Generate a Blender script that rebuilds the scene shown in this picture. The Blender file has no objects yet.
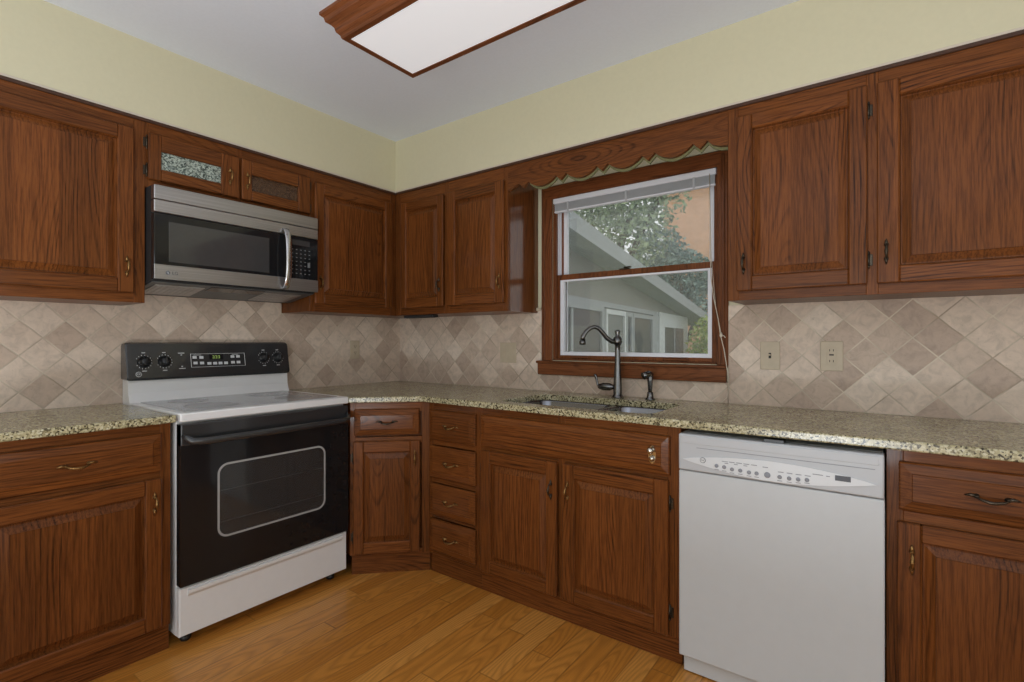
import bpy, bmesh, math, random
from mathutils import Vector, Matrix
random.seed(7)
PI = math.pi
SC = bpy.context.scene
COL = SC.collection

# ------------------------------------------------------------------ camera
cam_d = bpy.data.cameras.new('camera')
cam_d.sensor_width = 36.0
cam_d.lens = 510.4 * 36 / 1024
cam_d.clip_start = 0.02
cam_d.clip_end = 200
cam = bpy.data.objects.new('camera', cam_d)
COL.objects.link(cam)
cam.location = (2.8495, -2.476, 1.198)
cam.rotation_euler = (math.radians(90.02), 0, math.radians(36.64))
SC.camera = cam

# ------------------------------------------------------------------ world, exposure
world = bpy.data.worlds.new('overcast_sky')
world.use_nodes = True
wn = world.node_tree
bg = wn.nodes['Background']
bg.inputs[0].default_value = (0.90, 0.92, 0.93, 1)
bg.inputs[1].default_value = 1.35
SC.world = world
SC.view_settings.view_transform = 'Standard'
SC.view_settings.look = 'None'
SC.view_settings.gamma = 1
SC.view_settings.use_curve_mapping = False
SC.view_settings.exposure = 0.0

# fill lamps added in unseen window openings behind and beside the camera
def fill_light(name, loc, rot, sx, sy, power, color):
    d = bpy.data.lights.new(name, 'AREA')
    d.shape = 'RECTANGLE'
    d.size = sx
    d.size_y = sy
    d.energy = power
    d.color = color
    o = bpy.data.objects.new(name, d)
    COL.objects.link(o)
    o.location = loc
    o.rotation_euler = rot
    return o
fill_light('fill_back', (2.75, -5.32, 1.22), (math.radians(90), 0, 0), 3.0, 2.2, 23, (0.88, 0.95, 1.0))
fill_light('fill_side', (5.32, -2.5, 1.45), (math.radians(90), 0, math.radians(90)), 2.4, 1.3, 12, (0.88, 0.95, 1.0))
# low uplight added to brighten the ceiling, standing in for a bounced flash
fill_light('ceiling_uplight_fill', (2.5, -3.3, 0.40), (PI, 0, 0), 0.8, 0.8, 70, (0.86, 0.94, 1.0))


# ------------------------------------------------------------------ node helpers
class NT:
    def __init__(self, name):
        self.m = bpy.data.materials.new(name)
        self.m.use_nodes = True
        self.t = self.m.node_tree
        self.n = self.t.nodes
        self.b = self.n['Principled BSDF']
        self.out = self.n['Material Output']

    def new(self, typ, **kw):
        nd = self.n.new(typ)
        for k, v in kw.items():
            setattr(nd, k, v)
        return nd

    def link(self, a, b):
        self.t.links.new(a, b)

    def math(self, op, a, b=None, c=None):
        nd = self.new('ShaderNodeMath', operation=op)
        for i, v in enumerate((a, b, c)):
            if v is None:
                continue
            if isinstance(v, (int, float)):
                nd.inputs[i].default_value = v
            else:
                self.link(v, nd.inputs[i])
        return nd.outputs[0]

    def mix(self, fac, a, b, mode='MIX'):
        nd = self.new('ShaderNodeMix', data_type='RGBA', blend_type=mode)
        for sock, v in ((nd.inputs[0], fac), (nd.inputs[6], a), (nd.inputs[7], b)):
            if isinstance(v, (int, float)):
                sock.default_value = v
            elif isinstance(v, tuple):
                sock.default_value = v if len(v) == 4 else (*v, 1)
            else:
                self.link(v, sock)
        return nd.outputs[2]

    def ramp(self, fac, stops, interp='LINEAR'):
        nd = self.new('ShaderNodeValToRGB')
        nd.color_ramp.interpolation = interp
        el = nd.color_ramp.elements
        while len(el) > 1:
            el.remove(el[-1])
        el[0].position = stops[0][0]
        el[0].color = self.c4(stops[0][1])
        for p, c in stops[1:]:
            e = el.new(p)
            e.color = self.c4(c)
        self.link(fac, nd.inputs[0])
        return nd.outputs[0]

    @staticmethod
    def c4(c):
        if isinstance(c, (int, float)):
            return (c, c, c, 1)
        return (*c, 1) if len(c) == 3 else c

    def noise(self, vec, scale, detail=2, rough=0.5, dist=0.0):
        nd = self.new('ShaderNodeTexNoise')
        if vec is not None:
            self.link(vec, nd.inputs['Vector'])
        nd.inputs['Scale'].default_value = scale
        nd.inputs['Detail'].default_value = detail
        nd.inputs['Roughness'].default_value = rough
        nd.inputs['Distortion'].default_value = dist
        return nd.outputs[0]

    def comb(self, x, y, z):
        nd = self.new('ShaderNodeCombineXYZ')
        for i, v in enumerate((x, y, z)):
            if isinstance(v, (int, float)):
                nd.inputs[i].default_value = v
            else:
                self.link(v, nd.inputs[i])
        return nd.outputs[0]

    def bump(self, h, strength, dist=0.002):
        nd = self.new('ShaderNodeBump')
        nd.inputs['Strength'].default_value = strength
        nd.inputs['Distance'].default_value = dist
        self.link(h, nd.inputs['Height'])
        self.link(nd.outputs[0], self.b.inputs['Normal'])

    def coord(self):
        return self.new('ShaderNodeTexCoord').outputs['Object']


def s2l(r, g, b):
    def f(c):
        c /= 255
        return c / 12.92 if c <= 0.04045 else ((c + 0.055) / 1.055) ** 2.4
    return (f(r), f(g), f(b))


def plain(name, col, rough=0.5, metal=0.0, coat=0.0, noise=0.04, scale=30, spec=None, bump=0.0):
    t = NT(name)
    co = t.coord()
    n = t.noise(co, scale, 3)
    hi = tuple(min(1, c * (1 + noise)) for c in col)
    lo = tuple(c * (1 - noise) for c in col)
    t.link(t.ramp(n, [(0.3, lo), (0.7, hi)]), t.b.inputs['Base Color'])
    t.b.inputs['Roughness'].default_value = rough
    t.b.inputs['Metallic'].default_value = metal
    t.b.inputs['Coat Weight'].default_value = coat
    if spec is not None:
        t.b.inputs['Specular IOR Level'].default_value = spec
    if bump:
        t.bump(n, bump)
    return t.m


def oak(name, axis, light, mid, dark, spacing=0.0145, coat=0.10):
    """stained oak; axis = local axis the grain runs along ('x', 'y' or 'z')"""
    t = NT(name)
    co = t.coord()
    sep = t.new('ShaderNodeSeparateXYZ')
    t.link(co, sep.inputs[0])
    X, Y, Z = sep.outputs
    al, ac, dp = {'z': (Z, X, Y), 'x': (X, Z, Y), 'y': (Y, X, Z)}[axis]
    geo = t.new('ShaderNodeNewGeometry')
    oi = t.new('ShaderNodeObjectInfo')
    rnd = t.math('FRACT', t.math('ADD', geo.outputs['Random Per Island'], oi.outputs['Random']))
    rnd2 = t.math('FRACT', t.math('MULTIPLY', rnd, 17.37))
    l = t.math('ADD', al, t.math('MULTIPLY', rnd, 9.0))
    # boards about 12 cm wide glued up in wide panels, each with its own heart line
    bw = 0.125
    bf = t.math('DIVIDE', t.math('ADD', ac, t.math('MULTIPLY', rnd, 0.7)), bw)
    strip = t.math('FLOOR', bf)
    wnz = t.new('ShaderNodeTexWhiteNoise', noise_dimensions='2D')
    t.link(t.comb(strip, rnd, 0), wnz.inputs[0])
    rs = wnz.outputs[0]
    rs2 = t.math('FRACT', t.math('MULTIPLY', rs, 31.7))
    acs = t.math('MULTIPLY', t.math('SUBTRACT', t.math('FRACT', bf), 0.5), bw)
    acs = t.math('ADD', t.math('ADD', acs, t.math('MULTIPLY', dp, 0.35)), t.math('MULTIPLY', t.math('SUBTRACT', rs2, 0.5), 0.11))
    l = t.math('ADD', l, t.math('MULTIPLY', rs, 5.0))
    # slow wobble of the board
    wob = t.noise(t.comb(t.math('MULTIPLY', ac, 6), rnd, t.math('MULTIPLY', l, 1.5)), 1.0, 1)
    wob2 = t.noise(t.comb(t.math('MULTIPLY', ac, 40), rnd, t.math('MULTIPLY', l, 14)), 1.0, 2)
    a2 = t.math('ADD', acs, t.math('MULTIPLY', t.math('SUBTRACT', wob, 0.5), 0.075))
    a2 = t.math('ADD', a2, t.math('MULTIPLY', t.math('SUBTRACT', wob2, 0.5), 0.0018))
    yy = t.math('MULTIPLY', t.math('SINE', t.math('ADD', t.math('MULTIPLY', l, 3.4), t.math('MULTIPLY', rnd2, 6.28))), 0.075)
    R = t.math('SQRT', t.math('ADD', t.math('MULTIPLY', a2, a2), t.math('ADD', t.math('MULTIPLY', yy, yy), 0.0004)))
    vary = t.noise(t.comb(t.math('MULTIPLY', R, 22), rnd, 0), 1.0, 1)
    R = t.math('ADD', R, t.math('MULTIPLY', vary, 0.035))
    ring = t.math('FRACT', t.math('DIVIDE', R, spacing))
    prof = t.ramp(ring, [(0.0, 0.10), (0.20, 0.0), (0.55, 0.05), (0.78, 0.9), (0.88, 1.0), (1.0, 0.10)])
    pore = t.noise(t.comb(t.math('MULTIPLY', ac, 190), t.math('MULTIPLY', dp, 190), t.math('MULTIPLY', l, 7)), 1.0, 3, 0.75)
    pores = t.ramp(pore, [(0.36, 0.0), (0.58, 1.0)])
    amp = t.noise(t.comb(t.math('MULTIPLY', ac, 9), rnd2, t.math('MULTIPLY', l, 1.5)), 1.0, 1)
    ampv = t.ramp(amp, [(0.38, 0.14), (0.68, 0.95)])
    base = t.mix(pores, mid, light)
    grain = t.math('MULTIPLY', t.math('MULTIPLY', prof, ampv), t.math('ADD', 0.85, t.math('MULTIPLY', pores, -0.45)))
    c = t.mix(t.math('MULTIPLY', grain, 1.25), base, dark)
    tone = t.ramp(wnz.outputs[0], [(0, 0.80), (1, 1.12)])
    c = t.mix(1.0, c, tone, 'MULTIPLY')
    t.link(c, t.b.inputs['Base Color'])
    t.link(t.ramp(pore, [(0.2, 0.40), (0.8, 0.30)]), t.b.inputs['Roughness'])
    t.b.inputs['Coat Weight'].default_value = coat
    t.b.inputs['Coat Roughness'].default_value = 0.10
    t.b.inputs['Specular IOR Level'].default_value = 0.14
    t.bump(t.math('ADD', t.math('MULTIPLY', prof, -0.4), t.math('MULTIPLY', pores, 0.5)), 0.10, 0.001)
    return t.m


OL, OM, OD = s2l(121, 70, 32), s2l(92, 50, 21), s2l(42, 20, 7)
M = {}
M['wood_v'] = oak('oak_grain_upright', 'z', OL, OM, OD)
M['wood_h'] = oak('oak_grain_level', 'x', OL, OM, OD, 0.0125)
M['wood_gloss'] = oak('varnished_oak_side', 'z', OL, OM, OD, 0.0145, 1.0)
DL, DM, DD = s2l(124, 73, 42), s2l(100, 57, 32), s2l(54, 28, 14)
M['trim_v'] = oak('dark_trim_upright', 'z', DL, DM, DD)
M['trim_h'] = oak('dark_trim_level', 'x', DL, DM, DD)
M['wood_y'] = oak('oak_fixture_long', 'y', DL, DM, DD)
M['valance_shadow'] = plain('olive_valance_shadow', s2l(118, 116, 80), 0.8)  # olive tone of the cream wall in the valance's shadow
M['wall'] = plain('cream_wall_paint', s2l(210, 204, 174), 0.75, scale=60, noise=0.015, bump=0.03)
M['ceiling'] = plain('ceiling_paint', s2l(226, 232, 242), 0.85, scale=80, noise=0.015, bump=0.03)
M['caulk'] = plain('pale_caulk', s2l(206, 194, 178), 0.7)
M['white'] = plain('white_enamel', s2l(232, 232, 232), 0.32, coat=0.3, noise=0.01)
M['white_plastic'] = plain('white_plastic', s2l(198, 201, 203), 0.38, noise=0.01)
M['grey_plastic'] = plain('pale_grey_plastic', s2l(188, 190, 193), 0.4, noise=0.01)
M['vinyl'] = plain('white_vinyl', s2l(232, 232, 238), 0.45, noise=0.015)
M['black'] = plain('black_plastic', (0.012, 0.012, 0.013), 0.32)
M['black_gloss'] = plain('black_glass', (0.012, 0.012, 0.013), 0.06, spec=0.4)
M['black_matte'] = plain('black_matte', (0.02, 0.02, 0.021), 0.6)
M['charcoal'] = plain('charcoal_enamel', (0.028, 0.029, 0.031), 0.22, coat=0.5, noise=0.1, scale=200)
M['window_dark'] = plain('smoked_window', (0.050, 0.050, 0.051), 0.10, coat=0.4)
M['print'] = plain('pale_print', s2l(208, 210, 212), 0.6)
M['ink'] = plain('grey_ink', s2l(95, 98, 104), 0.6)
M['brass'] = plain('antique_brass', s2l(140, 108, 66), 0.32, metal=0.9, noise=0.5, scale=260)
M['darkbrass'] = plain('blackened_brass', s2l(74, 66, 56), 0.35, metal=0.85, noise=0.5, scale=260)
M['chrome'] = plain('chrome', s2l(215, 212, 205), 0.14, metal=1.0, noise=0.05)
M['bronze'] = plain('pewter_faucet', s2l(112, 112, 112), 0.24, metal=1.0, noise=0.12)
M['beige'] = plain('beige_plate', s2l(190, 174, 150), 0.5, noise=0.05)
M['slot'] = plain('dark_slot', (0.03, 0.025, 0.02), 0.6)
M['cord'] = plain('pale_cord', s2l(208, 196, 178), 0.8)
M['ext_wall'] = plain('grey_siding', s2l(140, 139, 132), 0.8)
M['ext_trim'] = plain('blue_grey_trim', s2l(160, 165, 168), 0.7)
M['ext_white'] = plain('exterior_white', s2l(214, 218, 222), 0.6)
M['roof'] = plain('roof_felt', s2l(158, 164, 168), 0.9, noise=0.1)
M['ext_glass'] = plain('dark_exterior_glass', (0.04, 0.043, 0.047), 0.3, spec=0.2)
M['scribe'] = plain('dark_scribe_wood', s2l(66, 38, 22), 0.5, noise=0.2)
M['ext_pale'] = plain('pale_curtain', s2l(112, 116, 114), 0.7, noise=0.15, scale=6)
M['stucco'] = plain('peach_stucco', s2l(236, 184, 146), 0.9, noise=0.08, scale=3)
M['grass'] = plain('lawn', s2l(100, 120, 70), 0.95, noise=0.3, scale=8)
M['bark'] = plain('bark', s2l(92, 78, 62), 0.95, noise=0.3, scale=20, bump=0.4)


def steel():
    t = NT('brushed_steel')
    co = t.coord()
    mp = t.new('ShaderNodeMapping')
    mp.inputs['Scale'].default_value = (2, 60, 420)
    t.link(co, mp.inputs[0])
    n = t.noise(mp.outputs[0], 1.0, 3)
    t.link(t.ramp(n, [(0.3, s2l(168, 168, 170)), (0.7, s2l(202, 202, 204))]), t.b.inputs['Base Color'])
    t.b.inputs['Metallic'].default_value = 1.0
    t.link(t.ramp(n, [(0.3, 0.30), (0.7, 0.40)]), t.b.inputs['Roughness'])
    return t.m
M['steel'] = steel()
M['sink_steel'] = plain('satin_steel', s2l(138, 140, 146), 0.24, metal=1.0, noise=0.05)


def leaf(name, c1, c2):
    t = NT(name)
    g = t.new('ShaderNodeNewGeometry')
    t.link(t.ramp(g.outputs['Random Per Island'], [(0, c1), (1, c2)]), t.b.inputs['Base Color'])
    t.b.inputs['Roughness'].default_value = 0.55
    return t.m
M['leaf'] = leaf('tree_leaves', s2l(96, 116, 84), s2l(186, 202, 160))
M['leaf_blue'] = leaf('blue_green_leaves', s2l(84, 112, 106), s2l(160, 184, 172))
M['leaf_yellow'] = leaf('shrub_leaves', s2l(128, 158, 66), s2l(208, 220, 128))


def tile(name, swap, off):
    t = NT(name)
    co = t.coord()
    sep = t.new('ShaderNodeSeparateXYZ')
    t.link(co, sep.inputs[0])
    X, Y, Z = sep.outputs
    u = Y if swap else X
    # slight hand-laid wander
    wx = t.math('MULTIPLY', t.math('SUBTRACT', t.noise(co, 9, 1), 0.5), 0.006)
    U = t.math('DIVIDE', t.math('ADD', t.math('SUBTRACT', u, off), wx), 0.148)
    V = t.math('DIVIDE', t.math('ADD', t.math('SUBTRACT', Z, 0.990), wx), 0.148)
    p = t.math('ADD', U, V)
    q = t.math('SUBTRACT', V, U)
    fp, fq = t.math('FRACT', p), t.math('FRACT', q)
    ep = t.math('MINIMUM', fp, t.math('SUBTRACT', 1.0, fp))
    eq = t.math('MINIMUM', fq, t.math('SUBTRACT', 1.0, fq))
    e = t.math('MINIMUM', ep, eq)
    ed = t.math('ADD', e, t.math('MULTIPLY', t.math('SUBTRACT', t.noise(co, 90, 3), 0.5), 0.02))
    face = t.ramp(ed, [(0.010, 0.0), (0.030, 1.0)])
    wn_ = t.new('ShaderNodeTexWhiteNoise', noise_dimensions='3D')
    t.link(t.comb(t.math('FLOOR', p), t.math('FLOOR', q), 3.7 if swap else 0.0), wn_.inputs[0])
    tone = t.ramp(wn_.outputs[0], [(0.0, s2l(184, 162, 145)), (0.25, s2l(195, 174, 156)), (0.5, s2l(208, 188, 170)), (0.8, s2l(216, 197, 179)), (1.0, s2l(222, 205, 188))])
    off3 = t.new('ShaderNodeVectorMath', operation='ADD')
    t.link(co, off3.inputs[0])
    sc3 = t.new('ShaderNodeVectorMath', operation='SCALE')
    t.link(wn_.outputs[1], sc3.inputs[0])
    sc3.inputs['Scale'].default_value = 5.0
    t.link(sc3.outputs[0], off3.inputs[1])
    vein = t.noise(off3.outputs[0], 26, 5, 0.65, 0.8)
    c = t.mix(1.0, tone, t.ramp(vein, [(0.30, 0.80), (0.52, 1.0), (0.75, 1.12)]), 'MULTIPLY')
    pit = t.noise(off3.outputs[0], 130, 3, 0.6)
    c = t.mix(t.ramp(pit, [(0.66, 0.0), (0.74, 0.5)]), c, s2l(140, 122, 102))
    gsel = t.noise(co, 5, 1)
    grout = t.ramp(gsel, [(0.40, s2l(216, 202, 182)), (0.62, s2l(166, 150, 130))])
    c = t.mix(face, grout, c)
    t.link(c, t.b.inputs['Base Color'])
    t.b.inputs['Roughness'].default_value = 0.62
    h = t.math('ADD', t.ramp(ed, [(0.0, 0.0), (0.05, 1.0)]), t.math('MULTIPLY', vein, 0.25))
    t.bump(h, 0.35, 0.003)
    return t.m
M['tile_front'] = tile('travertine_tile', False, 2.545)
M['tile_left'] = tile('travertine_tile_side', True, -0.085)


def granite():
    t = NT('speckled_granite')
    co = t.coord()
    v1 = t.new('ShaderNodeTexVoronoi')
    v1.inputs['Scale'].default_value = 185
    t.link(co, v1.inputs['Vector'])
    sepc = t.new('ShaderNodeSeparateColor')
    t.link(v1.outputs['Color'], sepc.inputs[0])
    n = t.noise(co, 45, 3, 0.6)
    f = t.math('ADD', t.math('MULTIPLY', sepc.outputs[0], 0.62), t.math('MULTIPLY', n, 0.42))
    c = t.ramp(f, [(0.22, s2l(58, 50, 40)), (0.31, s2l(98, 90, 70)), (0.42, s2l(148, 139, 108)), (0.58, s2l(180, 170, 136)), (0.74, s2l(198, 190, 158)), (0.90, s2l(216, 212, 192))])
    n2 = t.noise(co, 9, 2)
    c = t.mix(1.0, c, t.ramp(n2, [(0.3, (0.86, 0.86, 0.80)), (0.7, (1.04, 1.03, 1.0))]), 'MULTIPLY')
    t.link(c, t.b.inputs['Base Color'])
    t.b.inputs['Roughness'].default_value = 0.20
    t.b.inputs['Specular IOR Level'].default_value = 0.5
    return t.m
M['granite'] = granite()


def floor_mat():
    t = NT('oak_strip_floor')
    co = t.coord()
    sep = t.new('ShaderNodeSeparateXYZ')
    t.link(co, sep.inputs[0])
    X, Y, Z = sep.outputs
    w = 0.0825
    row = t.math('FLOOR', t.math('DIVIDE', X, w))
    fx = t.math('FRACT', t.math('DIVIDE', X, w))
    r1 = t.new('ShaderNodeTexWhiteNoise', noise_dimensions='1D')
    t.link(row, r1.inputs['W'])
    ln = t.math('DIVIDE', t.math('ADD', Y, t.math('MULTIPLY', r1.outputs[0], 6.0)), 1.05)
    pid = t.math('FLOOR', ln)
    fy = t.math('FRACT', ln)
    r2 = t.new('ShaderNodeTexWhiteNoise', noise_dimensions='2D')
    t.link(t.comb(row, pid, 0), r2.inputs[0])
    rv = r2.outputs[0]
    tone = t.ramp(rv, [(0.0, s2l(192, 124, 48)), (0.4, s2l(204, 135, 56)), (0.7, s2l(210, 142, 62)), (1.0, s2l(220, 155, 76))])
    l = t.math('ADD', Y, t.math('MULTIPLY', rv, 11.0))
    ac = t.math('ADD', X, t.math('MULTIPLY', rv, 3.0))
    wob = t.noise(t.comb(t.math('MULTIPLY', ac, 9), rv, t.math('MULTIPLY', l, 1.6)), 1, 2)
    a = t.math('ADD', t.math('SUBTRACT', t.math('MULTIPLY', t.math('SUBTRACT', fx, 0.5), w), t.math('MULTIPLY', t.math('SUBTRACT', rv, 0.5), 0.1)), t.math('MULTIPLY', t.math('SUBTRACT', wob, 0.5), 0.09))
    yy = t.math('MULTIPLY', t.math('SINE', t.math('MULTIPLY', l, 2.4)), 0.07)
    R = t.math('SQRT', t.math('ADD', t.math('MULTIPLY', a, a), t.math('MULTIPLY', yy, yy)))
    ring = t.math('FRACT', t.math('DIVIDE', R, 0.012))
    prof = t.ramp(ring, [(0, 0.2), (0.3, 0), (0.75, 0.8), (1.0, 0.2)])
    pore = t.noise(t.comb(t.math('MULTIPLY', ac, 230), 0, t.math('MULTIPLY', l, 7)), 1, 3, 0.7)
    c = t.mix(1.0, tone, t.ramp(pore, [(0.3, 0.84), (0.7, 1.08)]), 'MULTIPLY')
    c = t.mix(t.math('MULTIPLY', prof, 0.50), c, s2l(128, 78, 28))
    gx = t.math('MINIMUM', fx, t.math('SUBTRACT', 1.0, fx))
    gy = t.math('MINIMUM', fy, t.math('SUBTRACT', 1.0, fy))
    gap = t.math('MINIMUM', t.math('MULTIPLY', gx, w), t.math('MULTIPLY', gy, 1.05))
    g = t.ramp(gap, [(0.0004, 0.0), (0.0016, 1.0)])
    gc = t.ramp(t.noise(co, 2.2, 2), [(0.35, s2l(178, 120, 54)), (0.66, s2l(112, 68, 26))])
    c = t.mix(g, gc, c)
    t.link(c, t.b.inputs['Base Color'])
    t.b.inputs['Roughness'].default_value = 0.34
    t.b.inputs['Coat Weight'].default_value = 0.15
    t.bump(g, 0.25, 0.001)
    return t.m
M['floor'] = floor_mat()


def pebble(name, dark, light, fac):
    t = NT(name)
    co = t.coord()
    v = t.new('ShaderNodeTexVoronoi')
    v.inputs['Scale'].default_value = 190
    t.link(co, v.inputs['Vector'])
    sepc = t.new('ShaderNodeSeparateColor')
    t.link(v.outputs['Color'], sepc.inputs[0])
    t.link(t.ramp(sepc.outputs[0], [(0.1, dark), (fac, light)]), t.b.inputs['Base Color'])
    t.b.inputs['Roughness'].default_value = 0.15
    t.bump(v.outputs['Distance'], 0.8, 0.004)
    return t.m
M['pebble_pale'] = pebble('pebbled_glass_reflection', s2l(66, 78, 72), s2l(190, 202, 190), 0.9)  # bright reflection on the left pane painted into its speckle colour
M['pebble_dark'] = pebble('pebbled_glass_dark', s2l(62, 40, 24), s2l(98, 72, 48), 1.0)


def glass():
    t = NT('window_glass')
    tr = t.new('ShaderNodeBsdfTransparent')
    tr.inputs[0].default_value = (0.96, 0.965, 0.965, 1)
    gl = t.new('ShaderNodeBsdfGlossy')
    gl.inputs['Roughness'].default_value = 0.02
    fr = t.new('ShaderNodeFresnel')
    fr.inputs[0].default_value = 1.45
    mx = t.new('ShaderNodeMixShader')
    t.link(fr.outputs[0], mx.inputs[0])
    t.link(tr.outputs[0], mx.inputs[1])
    t.link(gl.outputs[0], mx.inputs[2])
    t.link(mx.outputs[0], t.out.inputs[0])
    return t.m
M['glass'] = glass()


def veil(name, col, alpha):
    """woven mesh too fine to resolve: partly see-through grey"""
    t = NT(name)
    tr = t.new('ShaderNodeBsdfTransparent')
    df = t.new('ShaderNodeBsdfDiffuse')
    df.inputs[0].default_value = (*col, 1)
    tl = t.new('ShaderNodeBsdfTranslucent')
    tl.inputs[0].default_value = (*col, 1)
    ad = t.new('ShaderNodeMixShader')
    ad.inputs[0].default_value = 0.5
    t.link(df.outputs[0], ad.inputs[1])
    t.link(tl.outputs[0], ad.inputs[2])
    mx = t.new('ShaderNodeMixShader')
    co = t.coord()
    n = t.noise(co, 40, 2)
    t.link(t.ramp(n, [(0.3, alpha * 0.9), (0.7, alpha * 1.1)]), mx.inputs[0])
    t.link(tr.outputs[0], mx.inputs[1])
    t.link(ad.outputs[0], mx.inputs[2])
    t.link(mx.outputs[0], t.out.inputs[0])
    return t.m
M['screen'] = veil('insect_screen_mesh', (0.50, 0.52, 0.53), 0.17)
M['oven_pane'] = veil('smoked_oven_glass', (0.03, 0.03, 0.03), 0.35)


def emit(name, col, strength):
    t = NT(name)
    t.b.inputs['Base Color'].default_value = (*col, 1)
    t.b.inputs['Emission Color'].default_value = (*col, 1)
    t.b.inputs['Emission Strength'].default_value = strength
    t.b.inputs['Roughness'].default_value = 0.5
    return t.m
M['console_white'] = plain('console_white', s2l(216, 218, 220), 0.35, noise=0.01)
M['ink_light'] = plain('faded_ink', s2l(140, 143, 150), 0.6)
M['diffuser'] = emit('lit_diffuser', (0.78, 0.78, 0.80), 0.40)
M['display'] = emit('green_digits', s2l(170, 200, 110), 0.35)


# ------------------------------------------------------------------ mesh builder
class MB:
    def __init__(self, org=(0, 0, 0)):
        self.bm = bmesh.new()
        self.org = Vector(org)

    def _faces(self, fs, mat, smooth=False):
        for f in fs:
            f.material_index = mat
            f.smooth = smooth

    def box(self, x0, x1, y0, y1, z0, z1, mat=0, bev=0.0, seg=1):
        x0, x1 = min(x0, x1), max(x0, x1)
        y0, y1 = min(y0, y1), max(y0, y1)
        z0, z1 = min(z0, z1), max(z0, z1)
        c = [(x0, y0, z0), (x1, y0, z0), (x1, y1, z0), (x0, y1, z0), (x0, y0, z1), (x1, y0, z1), (x1, y1, z1), (x0, y1, z1)]
        vs = [self.bm.verts.new(p) for p in c]
        fs = [self.bm.faces.new([vs[i] for i in f]) for f in ((3, 2, 1, 0), (4, 5, 6, 7), (0, 1, 5, 4), (1, 2, 6, 5), (2, 3, 7, 6), (3, 0, 4, 7))]
        self._faces(fs, mat)
        if bev > 0:
            es = list({e for f in fs for e in f.edges})
            r = bmesh.ops.bevel(self.bm, geom=es, offset=bev, segments=seg, affect='EDGES', profile=0.5, material=-1)
            self._faces(r['faces'], mat, seg > 1)

    def loft(self, rings, mat=0, cap0=True, cap1=True, smooth=False, closed=True):
        """rings: lists of 3-D points of equal length"""
        rv = [[self.bm.verts.new(p) for p in r] for r in rings]
        n = len(rv[0])
        fs = []
        for a, b in zip(rv[:-1], rv[1:]):
            for i in range(n if closed else n - 1):
                j = (i + 1) % n
                try:
                    fs.append(self.bm.faces.new((a[i], a[j], b[j], b[i])))
                except ValueError:
                    pass
        self._faces(fs, mat, smooth)
        caps = []
        if cap0:
            caps.append(self.bm.faces.new(list(reversed(rv[0]))))
        if cap1:
            caps.append(self.bm.faces.new(rv[-1]))
        self._faces(caps, mat)
        return rv

    def nested(self, x0, x1, z0, z1, rings, mat=0, yback=None):
        """rectangular relief facing -y; rings = [(inset, y)], last one is capped"""
        rs = []
        if yback is not None:
            rs.append([(x0, yback, z0), (x1, yback, z0), (x1, yback, z1), (x0, yback, z1)])
        for i, y in rings:
            rs.append([(x0 + i, y, z0 + i), (x1 - i, y, z0 + i), (x1 - i, y, z1 - i), (x0 + i, y, z1 - i)])
        self.loft(rs, mat, cap0=yback is not None, cap1=True)

    def tube(self, pts, rad, mat=0, seg=10, caps=True):
        pts = [Vector(p) for p in pts]
        if not isinstance(rad, (list, tuple)):
            rad = [rad] * len(pts)
        rings = []
        up = Vector((0, 0, 1))
        prev = None
        for i, p in enumerate(pts):
            d = (pts[min(i + 1, len(pts) - 1)] - pts[max(i - 1, 0)]).normalized()
            if prev is None:
                a = up if abs(d.dot(up)) < 0.9 else Vector((1, 0, 0))
                n = d.cross(a).normalized()
            else:
                n = (prev - d * prev.dot(d)).normalized()
            prev = n
            b = d.cross(n)
            rings.append([p + (n * math.cos(2 * PI * k / seg) + b * math.sin(2 * PI * k / seg)) * rad[i] for k in range(seg)])
        self.loft(rings, mat, caps, caps, True)

    def lathe(self, prof, center=(0, 0, 0), axis='z', mat=0, seg=20, smooth=True):
        """prof = [(radius, height)]"""
        c = Vector(center)
        ax = {'z': (Vector((1, 0, 0)), Vector((0, 1, 0)), Vector((0, 0, 1))),
              'y': (Vector((0, 0, 1)), Vector((1, 0, 0)), Vector((0, 1, 0))),
              '-y': (Vector((1, 0, 0)), Vector((0, 0, 1)), Vector((0, -1, 0))),
              'x': (Vector((0, 1, 0)), Vector((0, 0, 1)), Vector((1, 0, 0)))}[axis]
        rings = [[c + ax[2] * h + (ax[0] * math.cos(2 * PI * k / seg) + ax[1] * math.sin(2 * PI * k / seg)) * max(r, 1e-5) for k in range(seg)] for r, h in prof]
        self.loft(rings, mat, True, True, smooth)

    def prism(self, poly, axis, a, b, mat=0, side_mat=None):
        """poly: 2-D points; axis 'z': (x,y) extruded in z; 'y': (x,z) extruded in y; 'x': (y,z) extruded in x"""
        def P(p, t):
            return {'z': (p[0], p[1], t), 'y': (p[0], t, p[1]), 'x': (t, p[0], p[1])}[axis]
        A = [self.bm.verts.new(P(p, a)) for p in poly]
        B = [self.bm.verts.new(P(p, b)) for p in poly]
        n = len(poly)
        fs = [self.bm.faces.new(A), self.bm.faces.new(list(reversed(B)))]
        self._faces(fs, mat)
        sd = [self.bm.faces.new((A[j], A[i], B[i], B[j])) for i, j in ((i, (i + 1) % n) for i in range(n))]
        self._faces(sd, mat if side_mat is None else side_mat)

    def build(self, name, mats, parent=None, recalc=True):
        if recalc:
            bmesh.ops.recalc_face_normals(self.bm, faces=self.bm.faces)
        bmesh.ops.translate(self.bm, verts=self.bm.verts, vec=-self.org)
        me = bpy.data.meshes.new(name)
        self.bm.to_mesh(me)
        self.bm.free()
        if isinstance(mats, str):
            mats = [mats]
        for m in mats:
            me.materials.append(M[m])
        o = bpy.data.objects.new(name, me)
        COL.objects.link(o)
        if parent is not None:
            o.parent = parent
        return o


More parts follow.
